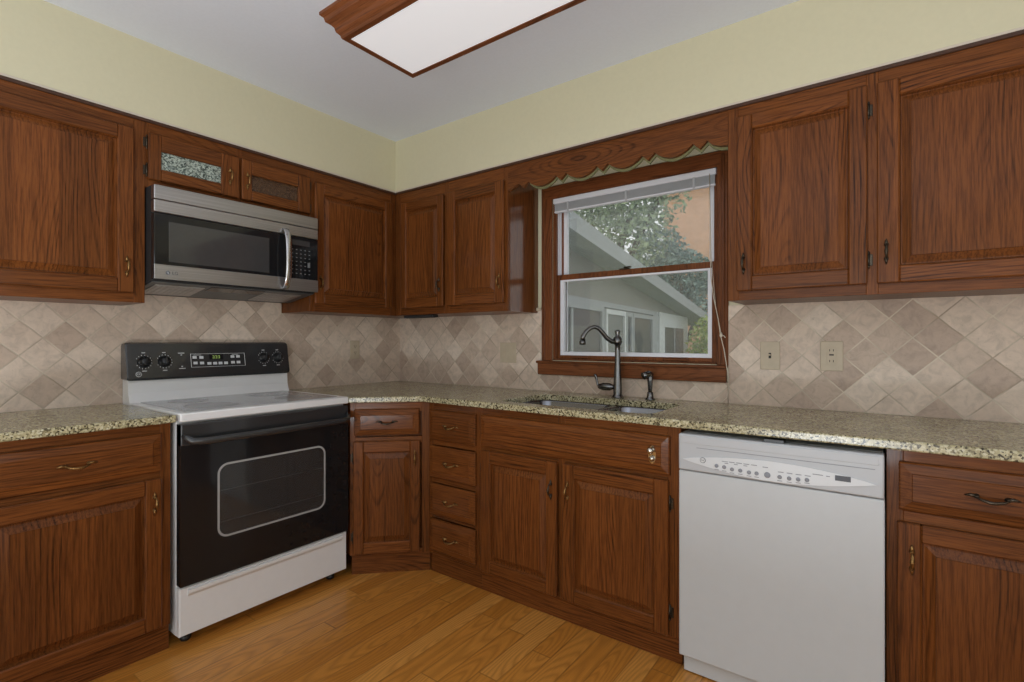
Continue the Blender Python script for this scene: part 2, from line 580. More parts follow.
def rrect(x0, x1, y0, y1, r, n=5):
    pts = []
    for cx, cy, a0 in ((x1 - r, y1 - r, 0), (x0 + r, y1 - r, 90), (x0 + r, y0 + r, 180), (x1 - r, y0 + r, 270)):
        for k in range(n + 1):
            a = math.radians(a0 + 90 * k / n)
            pts.append((cx + r * math.cos(a), cy + r * math.sin(a)))
    return pts


def thing(name, label, cat, loc, rot=0.0, group=None):
    o = bpy.data.objects.new(name, None)
    o.empty_display_size = 0.1
    COL.objects.link(o)
    o.location = loc
    o.rotation_euler = (0, 0, rot)
    o['label'] = label
    o['category'] = cat
    if group:
        o['group'] = group
    return o


def tag(o, label, cat, group=None, kind=None):
    o['label'] = label
    o['category'] = cat
    if group:
        o['group'] = group
    if kind:
        o['kind'] = kind
    return o


def struct(o):
    o['kind'] = 'structure'
    return o


def text_mesh(s, size, mat, parent, name, loc, rot=(PI / 2, 0, 0), extrude=0.0004):
    cu = bpy.data.curves.new(name, 'FONT')
    cu.body = s
    cu.size = size
    cu.extrude = extrude
    cu.align_x = 'CENTER'
    cu.align_y = 'CENTER'
    tmp = bpy.data.objects.new(name, cu)
    COL.objects.link(tmp)
    dg = bpy.context.evaluated_depsgraph_get()
    me = bpy.data.meshes.new_from_object(tmp.evaluated_get(dg))
    bpy.data.objects.remove(tmp)
    me.materials.clear()
    me.materials.append(M[mat])
    o = bpy.data.objects.new(name, me)
    COL.objects.link(o)
    o.parent = parent
    o.location = loc
    o.rotation_euler = rot
    return o


R90 = PI / 2
# key dimensions
DU, ZT, ZB, ZC = 0.294, 2.1455, 1.361, 2.478     # wall cabinets, ceiling
DF, ZU, H = 0.600, 0.885, 0.914                  # base face frame, counter underside, counter top
RX, RY = 5.2, 5.2                                # room

# ------------------------------------------------------------------ room shell
WX0, WX1, WZ0, WZ1 = 1.300, 2.200, 1.090, 2.006   # window opening
WT = 0.14
b = MB()
b.box(-0.15, RX + 0.15, -RY - 0.15, WT, -0.12, 0.0)
struct(b.build('floor', 'floor'))
b = MB()
b.box(-0.15, RX + 0.15, -RY - 0.15, WT, ZC, ZC + 0.12)
struct(b.build('ceiling', 'ceiling'))
b = MB()
b.box(-0.15, 0, -RY - 0.15, WT, 0, ZC)
struct(b.build('wall_left', 'wall'))
b = MB()
b.box(0, DU, -RY, 0, ZT + 0.004, ZC)              # dropped wall over the cabinets
b.box(DU, RX, -DU, 0, ZT + 0.004, ZC)
struct(b.build('wall_soffit', 'wall'))
b = MB()
b.box(0, WX0, 0, WT, 0, ZC)
b.box(WX1, RX, 0, WT, 0, ZC)
b.box(WX0, WX1, 0, WT, 0, WZ0)
b.box(WX0, WX1, 0, WT, WZ1, ZC)
struct(b.build('wall_front', 'wall'))
b = MB()
bx0, bx1, bz0, bz1 = 1.25, 4.25, 0.10, 2.15
b.box(0, bx0, -RY - 0.12, -RY, 0, ZC)
b.box(bx1, RX, -RY - 0.12, -RY, 0, ZC)
b.box(bx0, bx1, -RY - 0.12, -RY, 0, bz0)
b.box(bx0, bx1, -RY - 0.12, -RY, bz1, ZC)
struct(b.build('wall_back', 'wall'))
b = MB()
sy0, sy1, sz0, sz1 = -3.7, -1.3, 0.85, 2.05
b.box(RX, RX + 0.12, -RY, sy0, 0, ZC)
b.box(RX, RX + 0.12, sy1, WT, 0, ZC)
b.box(RX, RX + 0.12, sy0, sy1, 0, sz0)
b.box(RX, RX + 0.12, sy0, sy1, sz1, ZC)
struct(b.build('wall_right', 'wall'))
b = MB()
for x in (bx0, (bx0 + bx1) / 2 - 0.03, bx1 - 0.06):
    b.box(x, x + 0.06, -RY - 0.08, -RY - 0.02, bz0, bz1, bev=0.004)
b.box(bx0, bx1, -RY - 0.08, -RY - 0.02, bz0, bz0 + 0.07)
b.box(bx0, bx1, -RY - 0.08, -RY - 0.02, bz1 - 0.07, bz1)
struct(b.build('fill_window_back', 'vinyl'))  # unseen frame added around the back fill lamp
b = MB()
for y in (sy0, (sy0 + sy1) / 2 - 0.03, sy1 - 0.06):
    b.box(RX + 0.02, RX + 0.08, y, y + 0.06, sz0, sz1, bev=0.004)
b.box(RX + 0.02, RX + 0.08, sy0, sy1, sz0, sz0 + 0.06)
b.box(RX + 0.02, RX + 0.08, sy0, sy1, sz1 - 0.06, sz1)
struct(b.build('fill_window_side', 'vinyl'))  # unseen frame added around the side fill lamp

# thin wood scribe strip under the dropped wall with pale caulk above it
def scribe(name, boxes):
    b = MB()
    for x0, x1, y0, y1 in boxes:
        b.box(x0, x1, y0, y1, ZT - 0.012, ZT + 0.002, 0, 0.002)
    struct(b.build(name, 'scribe'))
scribe('trim_1', [(DU, DU + 0.008, -2.25, -DU)])
scribe('trim_2', [(DU + 0.008, 3.45, -DU - 0.008, -DU)])
b = MB()
b.box(DU, DU + 0.004, -2.25, -DU, ZT + 0.003, ZT + 0.012, 0, 0.001)
struct(b.build('trim_3', 'caulk'))
b = MB()
b.box(DU, 3.45, -DU - 0.004, -DU, ZT + 0.003, ZT + 0.012, 0, 0.001)
struct(b.build('trim_4', 'caulk'))

# ------------------------------------------------------------------ kitchen window
b = MB()
cw = 0.072
b.box(1.231, WX0, -0.018, 0, 1.085, 2.070, 0, 0.004)
b.box(WX1, 2.250, -0.018, 0, 1.085, 2.070, 0, 0.004)
b.box(1.231, 2.250, -0.0185, 0, WZ1, 2.078, 1, 0.004)
b.box(1.231 + 0.010, 1.231 + 0.026, -0.024, -0.018, 1.085, 2.06, 0, 0.003)
b.box(2.250 - 0.03, 2.250 - 0.012, -0.024, -0.018, 1.085, 2.06, 0, 0.003)
# jamb liner
b.box(WX0, WX0 + 0.010, 0, 0.135, WZ0, WZ1, 0)
b.box(WX1 - 0.010, WX1, 0, 0.135, WZ0, WZ1, 0)
b.box(WX0, WX1, 0, 0.135, WZ1 - 0.010, WZ1, 1)
b.box(WX0, WX1, 0, 0.135, WZ0, WZ0 + 0.008, 1)
b.box(WX0 + 0.010, WX0 + 0.017, 0.004, 0.016, WZ0, WZ1 - 0.01, 0, 0.002)
b.box(WX1 - 0.017, WX1 - 0.010, 0.004, 0.016, WZ0, WZ1 - 0.01, 0, 0.002)
win = struct(b.build('window_1', ['trim_v', 'trim_h']))
b = MB()
b.box(1.211, 2.243, -0.030, 0.0, 1.008, 1.078, 0, 0.004)
b.box(1.207, 2.247, -0.042, 0.0, 1.072, 1.087, 0, 0.005, 2)
b.build('window_sill', 'trim_h', win)
# white side tracks
b = MB()
b.box(WX0 + 0.010, WX0 + 0.016, 0.035, 0.052, 1.56, WZ1 - 0.01, 0)
b.box(WX0 + 0.010, WX0 + 0.020, 0.056, 0.072, 1.10, WZ1 - 0.01, 0)
b.box(WX1 - 0.020, WX1 - 0.010, 0.035, 0.072, 1.56, WZ1 - 0.01, 0)
b.build('side_track', 'vinyl', win)
# lower sash
def sash(name, x0, x1, y0, y1, z0, z1, brown, white, top_extra=0.0):
    b = MB()
    for (s, w, m, yo) in ((0.0, brown, 0, 0.0), (brown, white, 1, 0.004)):
        X0, X1, Z0, Z1 = x0 + s, x1 - s, z0 + s, z1 - s
        b.box(X0, X0 + w, y0 + yo, y1, Z0, Z1, m, 0.0015)
        b.box(X1 - w, X1, y0 + yo, y1, Z0, Z1, m, 0.0015)
        b.box(X0 + w, X1 - w, y0 + yo, y1, Z0, Z0 + w, m, 0.0015)
        b.box(X0 + w, X1 - w, y0 + yo, y1, Z1 - w - top_extra * (m == 0), Z1, m, 0.0015)
    o = b.build(name, ['trim_v', 'vinyl'], win)
    g = MB()
    i = brown + white
    g.box(x0 + i - 0.003, x1 - i + 0.003, y1 - 0.012, y1 - 0.008, z0 + i - 0.003, z1 - i + 0.003)
    g.build('pane', 'glass', o)
    return o
lower = sash('lower_sash', 1.312, 2.188, 0.022, 0.052, 1.098, 1.575, 0.020, 0.020, 0.010)
upper = sash('upper_sash', 1.322, 2.178, 0.060, 0.088, 1.545, 1.990, 0.010, 0.022)
b = MB()
b.box(1.70, 1.76, 0.010, 0.026, 1.574, 1.580, 0, 0.002)
b.tube([(1.725, 0.016, 1.583), (1.755, 0.012, 1.585), (1.768, 0.010, 1.583)], 0.004, 0, 8)
b.build('sash_lock', 'darkbrass', lower)
for x in (1.46, 2.00):
    b = MB()
    b.box(x - 0.055, x + 0.055, 0.008, 0.024, 1.110, 1.116, 0, 0.002)
    b.box(x - 0.055, x + 0.055, 0.008, 0.011, 1.103, 1.116, 0, 0.001)
    b.build('sash_lift', 'trim_h', lower)
b = MB()
b.box(WX0 + 0.02, WX1 - 0.02, 0.104, 0.105, WZ0 + 0.01, WZ1 - 0.01)
b.box(WX0 + 0.01, WX0 + 0.034, 0.100, 0.110, WZ0 + 0.008, WZ1 - 0.01, 1)
b.box(WX1 - 0.034, WX1 - 0.01, 0.100, 0.110, WZ0 + 0.008, WZ1 - 0.01, 1)
b.box(WX0 + 0.01, WX1 - 0.01, 0.100, 0.110, WZ0 + 0.008, WZ0 + 0.03, 1)
b.build('insect_screen', ['screen', 'vinyl'], win)

# raised blind
bl = thing('window_blind', 'white slatted blind pulled fully up at the window top', 'blind', (1.745, -0.004, 1.925))
b = MB((1.745, -0.004, 1.925))
b.box(1.308, 2.196, -0.014, 0.018, 1.975, 2.004, 0, 0.003)
b.build('headrail', 'vinyl', bl)
b = MB((1.745, -0.004, 1.925))
for k in range(14):
    z = 1.934 + k * 0.0029
    b.box(1.316, 2.190, -0.010 + 0.001 * (k % 2), 0.014, z, z + 0.0017)
b.build('slat_stack', 'grey_plastic', bl)
b = MB((1.745, -0.004, 1.925))
b.box(1.314, 2.192, -0.010, 0.014, 1.924, 1.933, 0, 0.002)
b.build('bottom_rail', 'vinyl', bl)
for x in (1.40, 1.745, 2.09):
    b = MB((1.745, -0.004, 1.925))
    b.box(x, x + 0.010, -0.0155, -0.011, 1.924, 1.976)
    b.build('ladder_tape', 'grey_plastic', bl)
b = MB((1.745, -0.004, 1.925))
b.tube([(2.168, -0.014, 1.98), (2.172, -0.02, 1.75), (2.176, -0.024, 1.50), (2.190, -0.030, 1.40), (2.212, -0.036, 1.30), (2.222, -0.040, 1.23), (2.240, -0.046, 1.16), (2.252, -0.052, 1.09), (2.256, -0.040, 1.04), (2.256, -0.026, 0.98), (2.250, -0.022, 0.945), (2.232, -0.024, 0.925), (2.222, -0.030, 0.9165)], 0.0020, 0, 6)
b.tube([(2.169, -0.018, 1.95), (2.178, -0.026, 1.60), (2.200, -0.034, 1.36), (2.226, -0.042, 1.235)], 0.0014, 0, 6)
b.lathe([(0.002, -0.012), (0.006, -0.006), (0.007, 0.0), (0.005, 0.008), (0.002, 0.012)], (2.226, -0.043, 1.226), 'z', 0, 8)
b.tube([(2.222, -0.043, 1.228), (2.240, -0.047, 1.222), (2.246, -0.048, 1.214)], 0.002, 0, 6)
b.build('pull_cord', 'cord', bl)

# ------------------------------------------------------------------ backsplash
TH = 0.010
b = MB()
b.box(0.0, 1.231, -TH, 0, H, 1.361)
b.box(1.183, 1.231, -TH, 0, 1.361, 1.385)
b.box(1.231, 2.247, -TH, 0, H, 1.008)
b.box(2.250, 3.45, -TH, 0, H, 1.361)
bsp = b.build('tile_backsplash', 'tile_front')
tag(bsp, 'diagonal beige stone tile backsplash around the sink window wall', 'backsplash')
b = MB()
b.box(0.0, TH, -2.25, -TH, H, 1.361)
b.box(0.0, TH, -1.66, -0.90, 1.361, 1.456)
b.box(0.0, TH, -1.66, -0.90, 0.60, H)
tag(b.build('tile_backsplash', 'tile_left'), 'diagonal beige stone tile backsplash behind the stove', 'backsplash')
b = MB()
b.box(1.190, 1.228, -0.022, -TH, 1.372, 1.392, 0, 0.005, 2)
b.build('end_cap', 'beige', bsp)


# ------------------------------------------------------------------ hardware
def pull_v(parent, x, y, z, mat, org, length=0.078):
    """upright bail pull standing out toward -y"""
    b = MB(org)
    h = length / 2
    for s in (-1, 1):
        b.lathe([(0.007, 0), (0.007, 0.002), (0.0035, 0.004), (0.0035, 0.016)], (x, y, z + s * h * 0.62), '-y', 0, 10)
        b.tube([(x, y - 0.0025, z + s * h * 0.62), (x, y - 0.003, z + s * h * 0.86), (x, y - 0.002, z + s * h * 1.12)], [0.0055, 0.0045, 0.001], 0, 8)
    b.tube([(x, y - 0.014, z - h * 0.66), (x + 0.001, y - 0.021, z - h * 0.42), (x, y - 0.025, z - h * 0.12), (x, y - 0.025, z + h * 0.12), (x + 0.001, y - 0.021, z + h * 0.42), (x, y - 0.014, z + h * 0.66)], [0.0025, 0.0038, 0.0050, 0.0050, 0.0038, 0.0025], 0, 8)
    b.lathe([(0.004, -0.004), (0.0065, 0), (0.004, 0.004)], (x, y - 0.025, z), 'z', 0, 10)
    return b.build('handle', mat, parent)


def pull_h(parent, x, y, z, mat, org, length=0.100):
    b = MB(org)
    h = length / 2
    for s in (-1, 1):
        b.lathe([(0.007, 0), (0.007, 0.002), (0.0035, 0.004), (0.0035, 0.016)], (x + s * h * 0.62, y, z), '-y', 0, 10)
        b.tube([(x + s * h * 0.62, y - 0.0025, z), (x + s * h * 0.86, y - 0.003, z + 0.002), (x + s * h * 1.12, y - 0.002, z)], [0.0055, 0.0045, 0.001], 0, 8)
    b.tube([(x - h * 0.66, y - 0.014, z), (x - h * 0.42, y - 0.021, z - 0.005), (x - h * 0.12, y - 0.025, z - 0.008), (x + h * 0.12, y - 0.025, z - 0.008), (x + h * 0.42, y - 0.021, z - 0.005), (x + h * 0.66, y - 0.014, z)], [0.0025, 0.0038, 0.0050, 0.0050, 0.0038, 0.0025], 0, 8)
    return b.build('handle', mat, parent)


def hinge(parent, x, y, z, mat, org, side):
    """barrel with finials beside the door edge at x, leaf on the frame; side = +1 frame lies at larger x"""
    b = MB(org)
    b.tube([(x, y, z - 0.022), (x, y, z + 0.022)], 0.0036, 0, 8)
    for s in (-1, 1):
        b.lathe([(0.0036, 0), (0.005, 0.002), (0.003, 0.005), (0.0015, 0.009)] if s > 0 else [(0.0015, -0.009), (0.003, -0.005), (0.005, -0.002), (0.0036, 0)], (x, y, z + s * 0.022), 'z', 0, 8)
    b.box(x, x + side * 0.012, y + 0.0035, y + 0.006, z - 0.020, z + 0.020, 0, 0.001)
    return b.build('hinge', mat, parent)


# ------------------------------------------------------------------ cabinets
def door(root, org, x0, x1, z0, z1, yf, hand=None, hz=None, hmat='brass', hng=None, glassmat=None, st=0.055, rl=0.057, st_l=None, st_r=None, hx_off=0.026, hinges=True, rl_t=None):
    """door lying on the face frame plane y=yf, 2 cm thick, raised panel; hand / hng = -1 left, +1 right"""
    yd = yf - 0.020
    sl, sr = st_l or st, st_r or st
    rt = rl_t or rl
    b = MB(org)
    b.box(x0, x0 + sl, yd, yf - 0.001, z0, z1, 0, 0.0035)
    b.box(x1 - sr, x1, yd, yf - 0.001, z0, z1, 0, 0.0035)
    b.box(x0 + sl, x1 - sr, yd, yf - 0.001, z0, z0 + rl, 1, 0.0035)
    b.box(x0 + sl, x1 - sr, yd, yf - 0.001, z1 - rt, z1, 1, 0.0035)
    d = b.build('door', ['wood_v', 'wood_h'], root)
    a0, a1, c0, c1 = x0 + sl, x1 - sr, z0 + rl, z1 - rt
    b = MB(org)
    if glassmat:
        b.nested(a0 - 0.002, a1 + 0.002, c0 - 0.002, c1 + 0.002, [(0, yd + 0.011)], 0, yd + 0.015)
        b.build('glass_pane', glassmat, d)
    else:
        # moulded lip, groove, bevel, raised field
        b.nested(a0 - 0.002, a1 + 0.002, c0 - 0.002, c1 + 0.002, [(0, yd + 0.003), (0.003, yd + 0.005), (0.006, yd + 0.0155), (0.010, yd + 0.0155), (0.034, yd + 0.0050), (0.0345, yd + 0.0020)], 0, yd + 0.018)
        b.build('raised_panel', 'wood_v', d)
    if hand:
        hx = x0 + hx_off if hand < 0 else x1 - hx_off
        pull_v(d, hx, yd, hz, hmat, org)
    if hng and hinges:
        ex = x0 - 0.003 if hng < 0 else x1 + 0.003
        dz = min(0.085, (z1 - z0) * 0.2)
        for z in (z0 + dz, z1 - dz):
            hinge(d, ex, yf - 0.006, z, 'darkbrass', org, hng)
    return d


def drawer(root, org, x0, x1, z0, z1, yf, name='drawer', pull=True, hx=None, hmat='brass'):
    yd = yf - 0.020
    b = MB(org)
    b.nested(x0, x1, z0, z1, [(0, yd + 0.010), (0.004, yd + 0.006), (0.030, yd + 0.001), (0.032, yd - 0.0015)], 0, yf - 0.001)
    d = b.build(name, 'wood_h', root)
    if pull:
        pull_h(d, hx or (x0 + x1) / 2, yd - 0.0015, (z0 + z1) / 2 + 0.002, hmat, org)
    return d


def face_frame(root, org, stiles, rails, x0, x1, z0, z1, yf, t=0.02):
    """stiles: [(xa, xb)] full height, rails: [(za, zb)] butting between the end stiles"""
    b = MB(org)
    for a, c in stiles:
        b.box(a, c, yf, yf + t, z0, z1, 0, 0.0012)
    s = sorted(stiles)
    for za, zb in rails:
        for p, q in zip(s[:-1], s[1:]):
            b.box(p[1], q[0], yf, yf + t, za, zb, 1, 0.0012)
    return b.build('face_frame', ['wood_v', 'wood_h'], root)


def carcass(root, org, x0, x1, z0, z1, yf, top=False, side_open=False):
    b = MB(org)
    y0, y1 = yf + 0.02, -0.004
    b.box(x0, x0 + 0.015, y0, y1, z0, z1, 0)
    b.box(x1 - 0.015, x1, y0, y1, z0, z1, 0)
    b.box(x0 + 0.015, x1 - 0.015, y0, y1, z0, z0 + 0.015, 1)
    b.box(x0 + 0.015, x1 - 0.015, y1 - 0.008, y1, z0 + 0.015, z1, 0)
    if top:
        b.box(x0 + 0.015, x1 - 0.015, y0, y1 - 0.008, z1 - 0.015, z1, 1)
    return b.build('carcass', ['wood_v', 'wood_h'], root)


def kick(root, org, x0, x1, yk):
    b = MB(org)
    b.box(x0, x1, yk, yk + 0.018, 0.0, 0.099, 0, 0.001)
    return b.build('toe_kick', 'wood_h', root)


UZ1 = ZT - 0.001
DZ0, DZ1 = 1.405, 2.078        # wall cabinet door heights
UPG = 'wall cabinets with raised panel doors'
BSG = 'base cabinets under the granite counter'

# --- wall cabinets on the left wall: local x = world y
def A(u0, z0):
    return (u0, 0, z0)

# left of microwave
u0, u1 = -2.250, -1.664
r = thing('wall_cabinet', 'big oak wall cabinet with one wide raised panel door, beside the microwave', 'cabinet', (0, u0, ZB), R90, UPG)
o = A(u0, ZB)
carcass(r, o, u0, u1, ZB, UZ1, -DU, True)
face_frame(r, o, [(u0, u0 + 0.04), (u1 - 0.04, u1)], [(ZB, ZB + 0.05), (UZ1 - 0.075, UZ1)], u0, u1, ZB, UZ1, -DU)
door(r, o, -2.225, -1.708, DZ0 - 0.004, DZ1 + 0.01, -DU, 1, 1.507, 'brass', -1)

# short cabinet above microwave with glass doors
u0, u1, zb = -1.664, -0.8948, 1.858
r = thing('wall_cabinet', 'short oak cabinet with two pebbled glass doors directly above the microwave', 'cabinet', (0, u0, zb), R90)
o = A(u0, zb)
carcass(r, o, u0, u1, zb, UZ1, -DU, True)
face_frame(r, o, [(u0, u0 + 0.012), (-1.283, -1.263), (u1 - 0.012, u1)], [(zb, zb + 0.035), (UZ1 - 0.055, UZ1)], u0, u1, zb, UZ1, -DU)
d1 = door(r, o, -1.656, -1.279, 1.890, 2.088, -DU, 1, 1.985, 'brass', -1, 'pebble_pale', rl=0.052, rl_t=0.068, st_l=0.048, st_r=0.082, hx_off=0.045)
d2 = door(r, o, -1.266, -0.902, 1.890, 2.088, -DU, -1, 1.985, 'brass', 1, 'pebble_dark', rl=0.052, rl_t=0.068, st_l=0.048, st_r=0.070, hx_off=0.024)

# between microwave and corner
u0, u1 = -0.8948, -DU
r = thing('wall_cabinet', 'oak wall cabinet with one door between the microwave and the corner', 'cabinet', (0, u0, ZB), R90, UPG)
o = A(u0, ZB)
carcass(r, o, u0, -0.002, ZB, UZ1, -DU, True)
face_frame(r, o, [(u0, u0 + 0.03), (u1 - 0.04, u1)], [(ZB, ZB + 0.05), (UZ1 - 0.075, UZ1)], u0, u1, ZB, UZ1, -DU)
door(r, o, -0.873, -0.333, DZ0, DZ1 - 0.006, -DU, 1, 0, 'brass', None)
# the pull sits at the left edge of this door: rebuilt below
for c in list(r.children):
    if c.name.startswith('door'):
        for g in list(c.children):
            if g.name.startswith('handle'):
                bpy.data.objects.remove(g)
        pull_v(c, -0.873 + 0.030, -DU - 0.020, 1.520, 'brass', o)
        for z in (1.462, 2.020):
            hinge(c, -0.330, -DU - 0.006, z, 'darkbrass', o, 1)

# --- wall cabinets on the window wall: local x = world x
u0, u1 = DU, 1.2000
r = thing('wall_cabinet', 'oak wall cabinet with two narrow doors from the corner to the window', 'cabinet', (u0, 0, ZB), 0, UPG)
o = (u0, 0, ZB)
cc = carcass(r, o, u0 + 0.002, u1, ZB, UZ1, -DU, True)
cc.data.materials[0] = M['wood_gloss']
face_frame(r, o, [(u0, u0 + 0.05), (0.730, 0.767), (u1 - 0.03, u1)], [(ZB, ZB + 0.05), (UZ1 - 0.085, UZ1)], u0, u1, ZB, UZ1, -DU)
door(r, o, 0.366, 0.731, DZ0, DZ1 - 0.014, -DU, 1, 1.532, 'darkbrass', -1, st=0.046)
door(r, o, 0.766, 1.182, DZ0, DZ1 - 0.014, -DU, 1, 1.520, 'brass', -1, st=0.060)

u0, u1 = 2.3174, 3.45
r = thing('wall_cabinet', 'long oak wall cabinet with two doors over the dishwasher end of the counter', 'cabinet', (u0, 0, ZB), 0, UPG)
o = (u0, 0, ZB)
carcass(r, o, u0, u1, ZB, UZ1, -DU, True)
face_frame(r, o, [(u0, u0 + 0.04), (2.778, 2.812), (u1 - 0.04, u1)], [(ZB, ZB + 0.05), (UZ1 - 0.065, UZ1)], u0, u1, ZB, UZ1, -DU)
door(r, o, 2.354, 2.782, DZ0 - 0.008, DZ1 + 0.012, -DU, -1, 1.504, 'darkbrass', 1)
door(r, o, 2.809, 3.420, DZ0 - 0.008, DZ1 + 0.012, -DU, -1, 1.504, 'darkbrass', 1, st=0.062)

# scalloped valance over the window
x0, x1 = 1.2002, 2.3172
pts = [(x1, 2.118), (x0, 2.118)]
low = [(x0, 2.004)]
teeth = [1.300, 1.5265, 1.753, 1.979, 2.205]
def arc(xa, xb, zp, sag, n=9):
    return [(xa + (xb - xa) * k / n, zp - sag * math.sin(PI * k / n) ** 0.8) for k in range(n + 1)]
low += [(1.215, 2.000), (1.245, 2.018), (1.270, 2.030)]
for i, tx in enumerate(teeth):
    low += [(tx, 2.003)]
    nx = teeth[i + 1] - 0.030 if i < 4 else None
    if nx:
        low += arc(tx + 0.030, nx, 2.031, 0.038)
    else:
        low += [(tx + 0.030, 2.031), (tx + 0.05, 2.010), (tx + 0.08, 1.997), (x1, 1.993)]
# remove duplicate leading point
b = MB(((x0 + x1) / 2, -DU, 1.972))
poly = [(x0, ZT - 0.001)] + low + [(x1, ZT - 0.001)]
A_ = [b.bm.verts.new((p[0], -DU, p[1])) for p in poly]
B_ = [b.bm.verts.new((p[0], -DU + 0.020, p[1])) for p in poly]
n = len(poly)
# front and back as quads hanging from the straight top edge
T_ = [b.bm.verts.new((p[0], -DU, ZT - 0.001)) for p in low]
TB = [b.bm.verts.new((p[0], -DU + 0.020, ZT - 0.001)) for p in low]
L_ = A_[1:-1]
LB = B_[1:-1]
for i in range(len(low) - 1):
    for (p, q, s) in ((L_, T_, 0), (LB, TB, 0)):
        f = b.bm.faces.new((p[i], p[i + 1], q[i + 1], q[i]))
        f.material_index = 0
    f = b.bm.faces.new((L_[i], L_[i + 1], LB[i + 1], LB[i]))
    f.material_index = 0
    b.bm.faces.new((T_[i], T_[i + 1], TB[i + 1], TB[i]))
for v in (A_[0], A_[-1], B_[0], B_[-1]):
    b.bm.verts.remove(v)
b_o = b.build('window_valance', ['wood_h', 'valance_shadow'])
b_o.location = ((x0 + x1) / 2, -DU, 1.972)
val = b_o
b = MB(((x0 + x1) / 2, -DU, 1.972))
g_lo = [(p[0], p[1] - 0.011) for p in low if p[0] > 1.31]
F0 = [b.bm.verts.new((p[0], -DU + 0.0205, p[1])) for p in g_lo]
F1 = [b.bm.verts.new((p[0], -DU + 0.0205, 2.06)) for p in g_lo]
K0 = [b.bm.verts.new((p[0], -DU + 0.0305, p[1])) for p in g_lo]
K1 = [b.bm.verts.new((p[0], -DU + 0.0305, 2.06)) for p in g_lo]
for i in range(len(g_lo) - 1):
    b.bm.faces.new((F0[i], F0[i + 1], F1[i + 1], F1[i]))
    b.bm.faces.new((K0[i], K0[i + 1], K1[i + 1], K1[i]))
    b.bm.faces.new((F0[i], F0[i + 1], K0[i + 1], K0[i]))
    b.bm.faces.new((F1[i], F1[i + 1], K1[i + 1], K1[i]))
bk = b.build('shadow_strip', 'valance_shadow', val)  # strip added to paint the valance's shadow on the wall behind
bk['label'] = 'olive scalloped strip painting the valance shadow below the oak board'
b_o = val
tag(b_o, 'oak valance board with scalloped lower edge above the sink window', 'valance')

# slim light fitting under the corner wall cabinet
b = MB((0.50, -0.17, 1.345))
b.box(0.36, 0.62, -0.285, -0.235, 1.344, 1.3605, 0, 0.003)
b.box(0.38, 0.60, -0.280, -0.240, 1.342, 1.345, 1)
b_o = b.build('under_cabinet_light', ['black_matte', 'darkbrass'])
b_o.location = (0.50, -0.17, 1.345)
tag(b_o, 'slim dark light bar under the corner wall cabinet', 'light')

# --- base cabinets
BZ0, BZ1 = 0.100, ZU - 0.0005
YK = -0.585
RAILS1 = [(BZ0, BZ0 + 0.02), (0.672, 0.705), (0.835, BZ1)]
u0, u1 = -2.250, -1.676
r = thing('base_cabinet', 'oak base cabinet with drawer and door next to the stove', 'cabinet', (0, u0, 0), R90, BSG)
o = A(u0, 0)
carcass(r, o, u0, u1, BZ0, BZ1, -DF)
face_frame(r, o, [(u0, u0 + 0.04), (u1 - 0.035, u1)], RAILS1, u0, u1, BZ0, BZ1, -DF)
kick(r, o, u0, u1, YK)
drawer(r, o, -2.218, -1.710, 0.702, 0.846, -DF)
door(r, o, -2.218, -1.710, 0.108, 0.676, -DF, 1, 0.585, 'brass', -1)

# diagonal corner cabinet
P0, P1 = Vector((0.630, -0.880)), Vector((0.915, -0.595))
L = (P1 - P0).length
r = thing('corner_cabinet', 'oak corner cabinet set diagonally between stove and drawer stack', 'cabinet', (P0.x, P0.y, 0), PI / 4)
o = (0, 0, 0)
b = MB()
def toloc(p):
    v = Vector((p[0], p[1])) - P0
    c, s = math.cos(-PI / 4), math.sin(-PI / 4)
    return (v.x * c - v.y * s, v.x * s + v.y * c)
inner = [toloc(p) for p in ((0.630, -0.880), (0.915, -0.595), (0.915, -0.004), (0.015, -0.004), (0.015, -0.880))]
inner[0] = (0.0, 0.021)
inner[1] = (L - 0.016, 0.021)
b.prism(inner, 'z', BZ0, BZ1 - 0.001)
b.build('carcass', 'wood_v', r)
face_frame(r, o, [(0.0, 0.03), (L - 0.04, L)], RAILS1, 0, L, BZ0, BZ1, 0.0)
b = MB()
b.box(0.008, L + 0.004, 0.014, 0.030, 0, 0.099)
b.build('toe_kick', 'wood_h', r)
drawer(r, o, 0.024, 0.350, 0.716, 0.850, 0.0, hmat='darkbrass')
door(r, o, 0.020, 0.354, 0.112, 0.686, 0.0, 1, 0.596, 'brass', -1, st=0.050)

# four-drawer stack
u0, u1 = 0.917, 1.262
r = thing('drawer_cabinet', 'narrow oak base cabinet with a stack of four drawers', 'cabinet', (u0, 0, 0), 0)
o = (u0, 0, 0)
carcass(r, o, u0, u1, BZ0, BZ1, -DF)
face_frame(r, o, [(u0, u0 + 0.03), (u1 - 0.03, u1)], [(BZ0, BZ0 + 0.02), (0.290, 0.305), (0.470, 0.497), (0.665, 0.690), (0.840, BZ1)], u0, u1, BZ0, BZ1, -DF)
kick(r, o, u0 + 0.0, u1, YK)
for za, zb2 in ((0.692, 0.846), (0.500, 0.662), (0.310, 0.468), (0.122, 0.286)):
    drawer(r, o, 0.932, 1.242, za, zb2, -DF, hmat='brass')

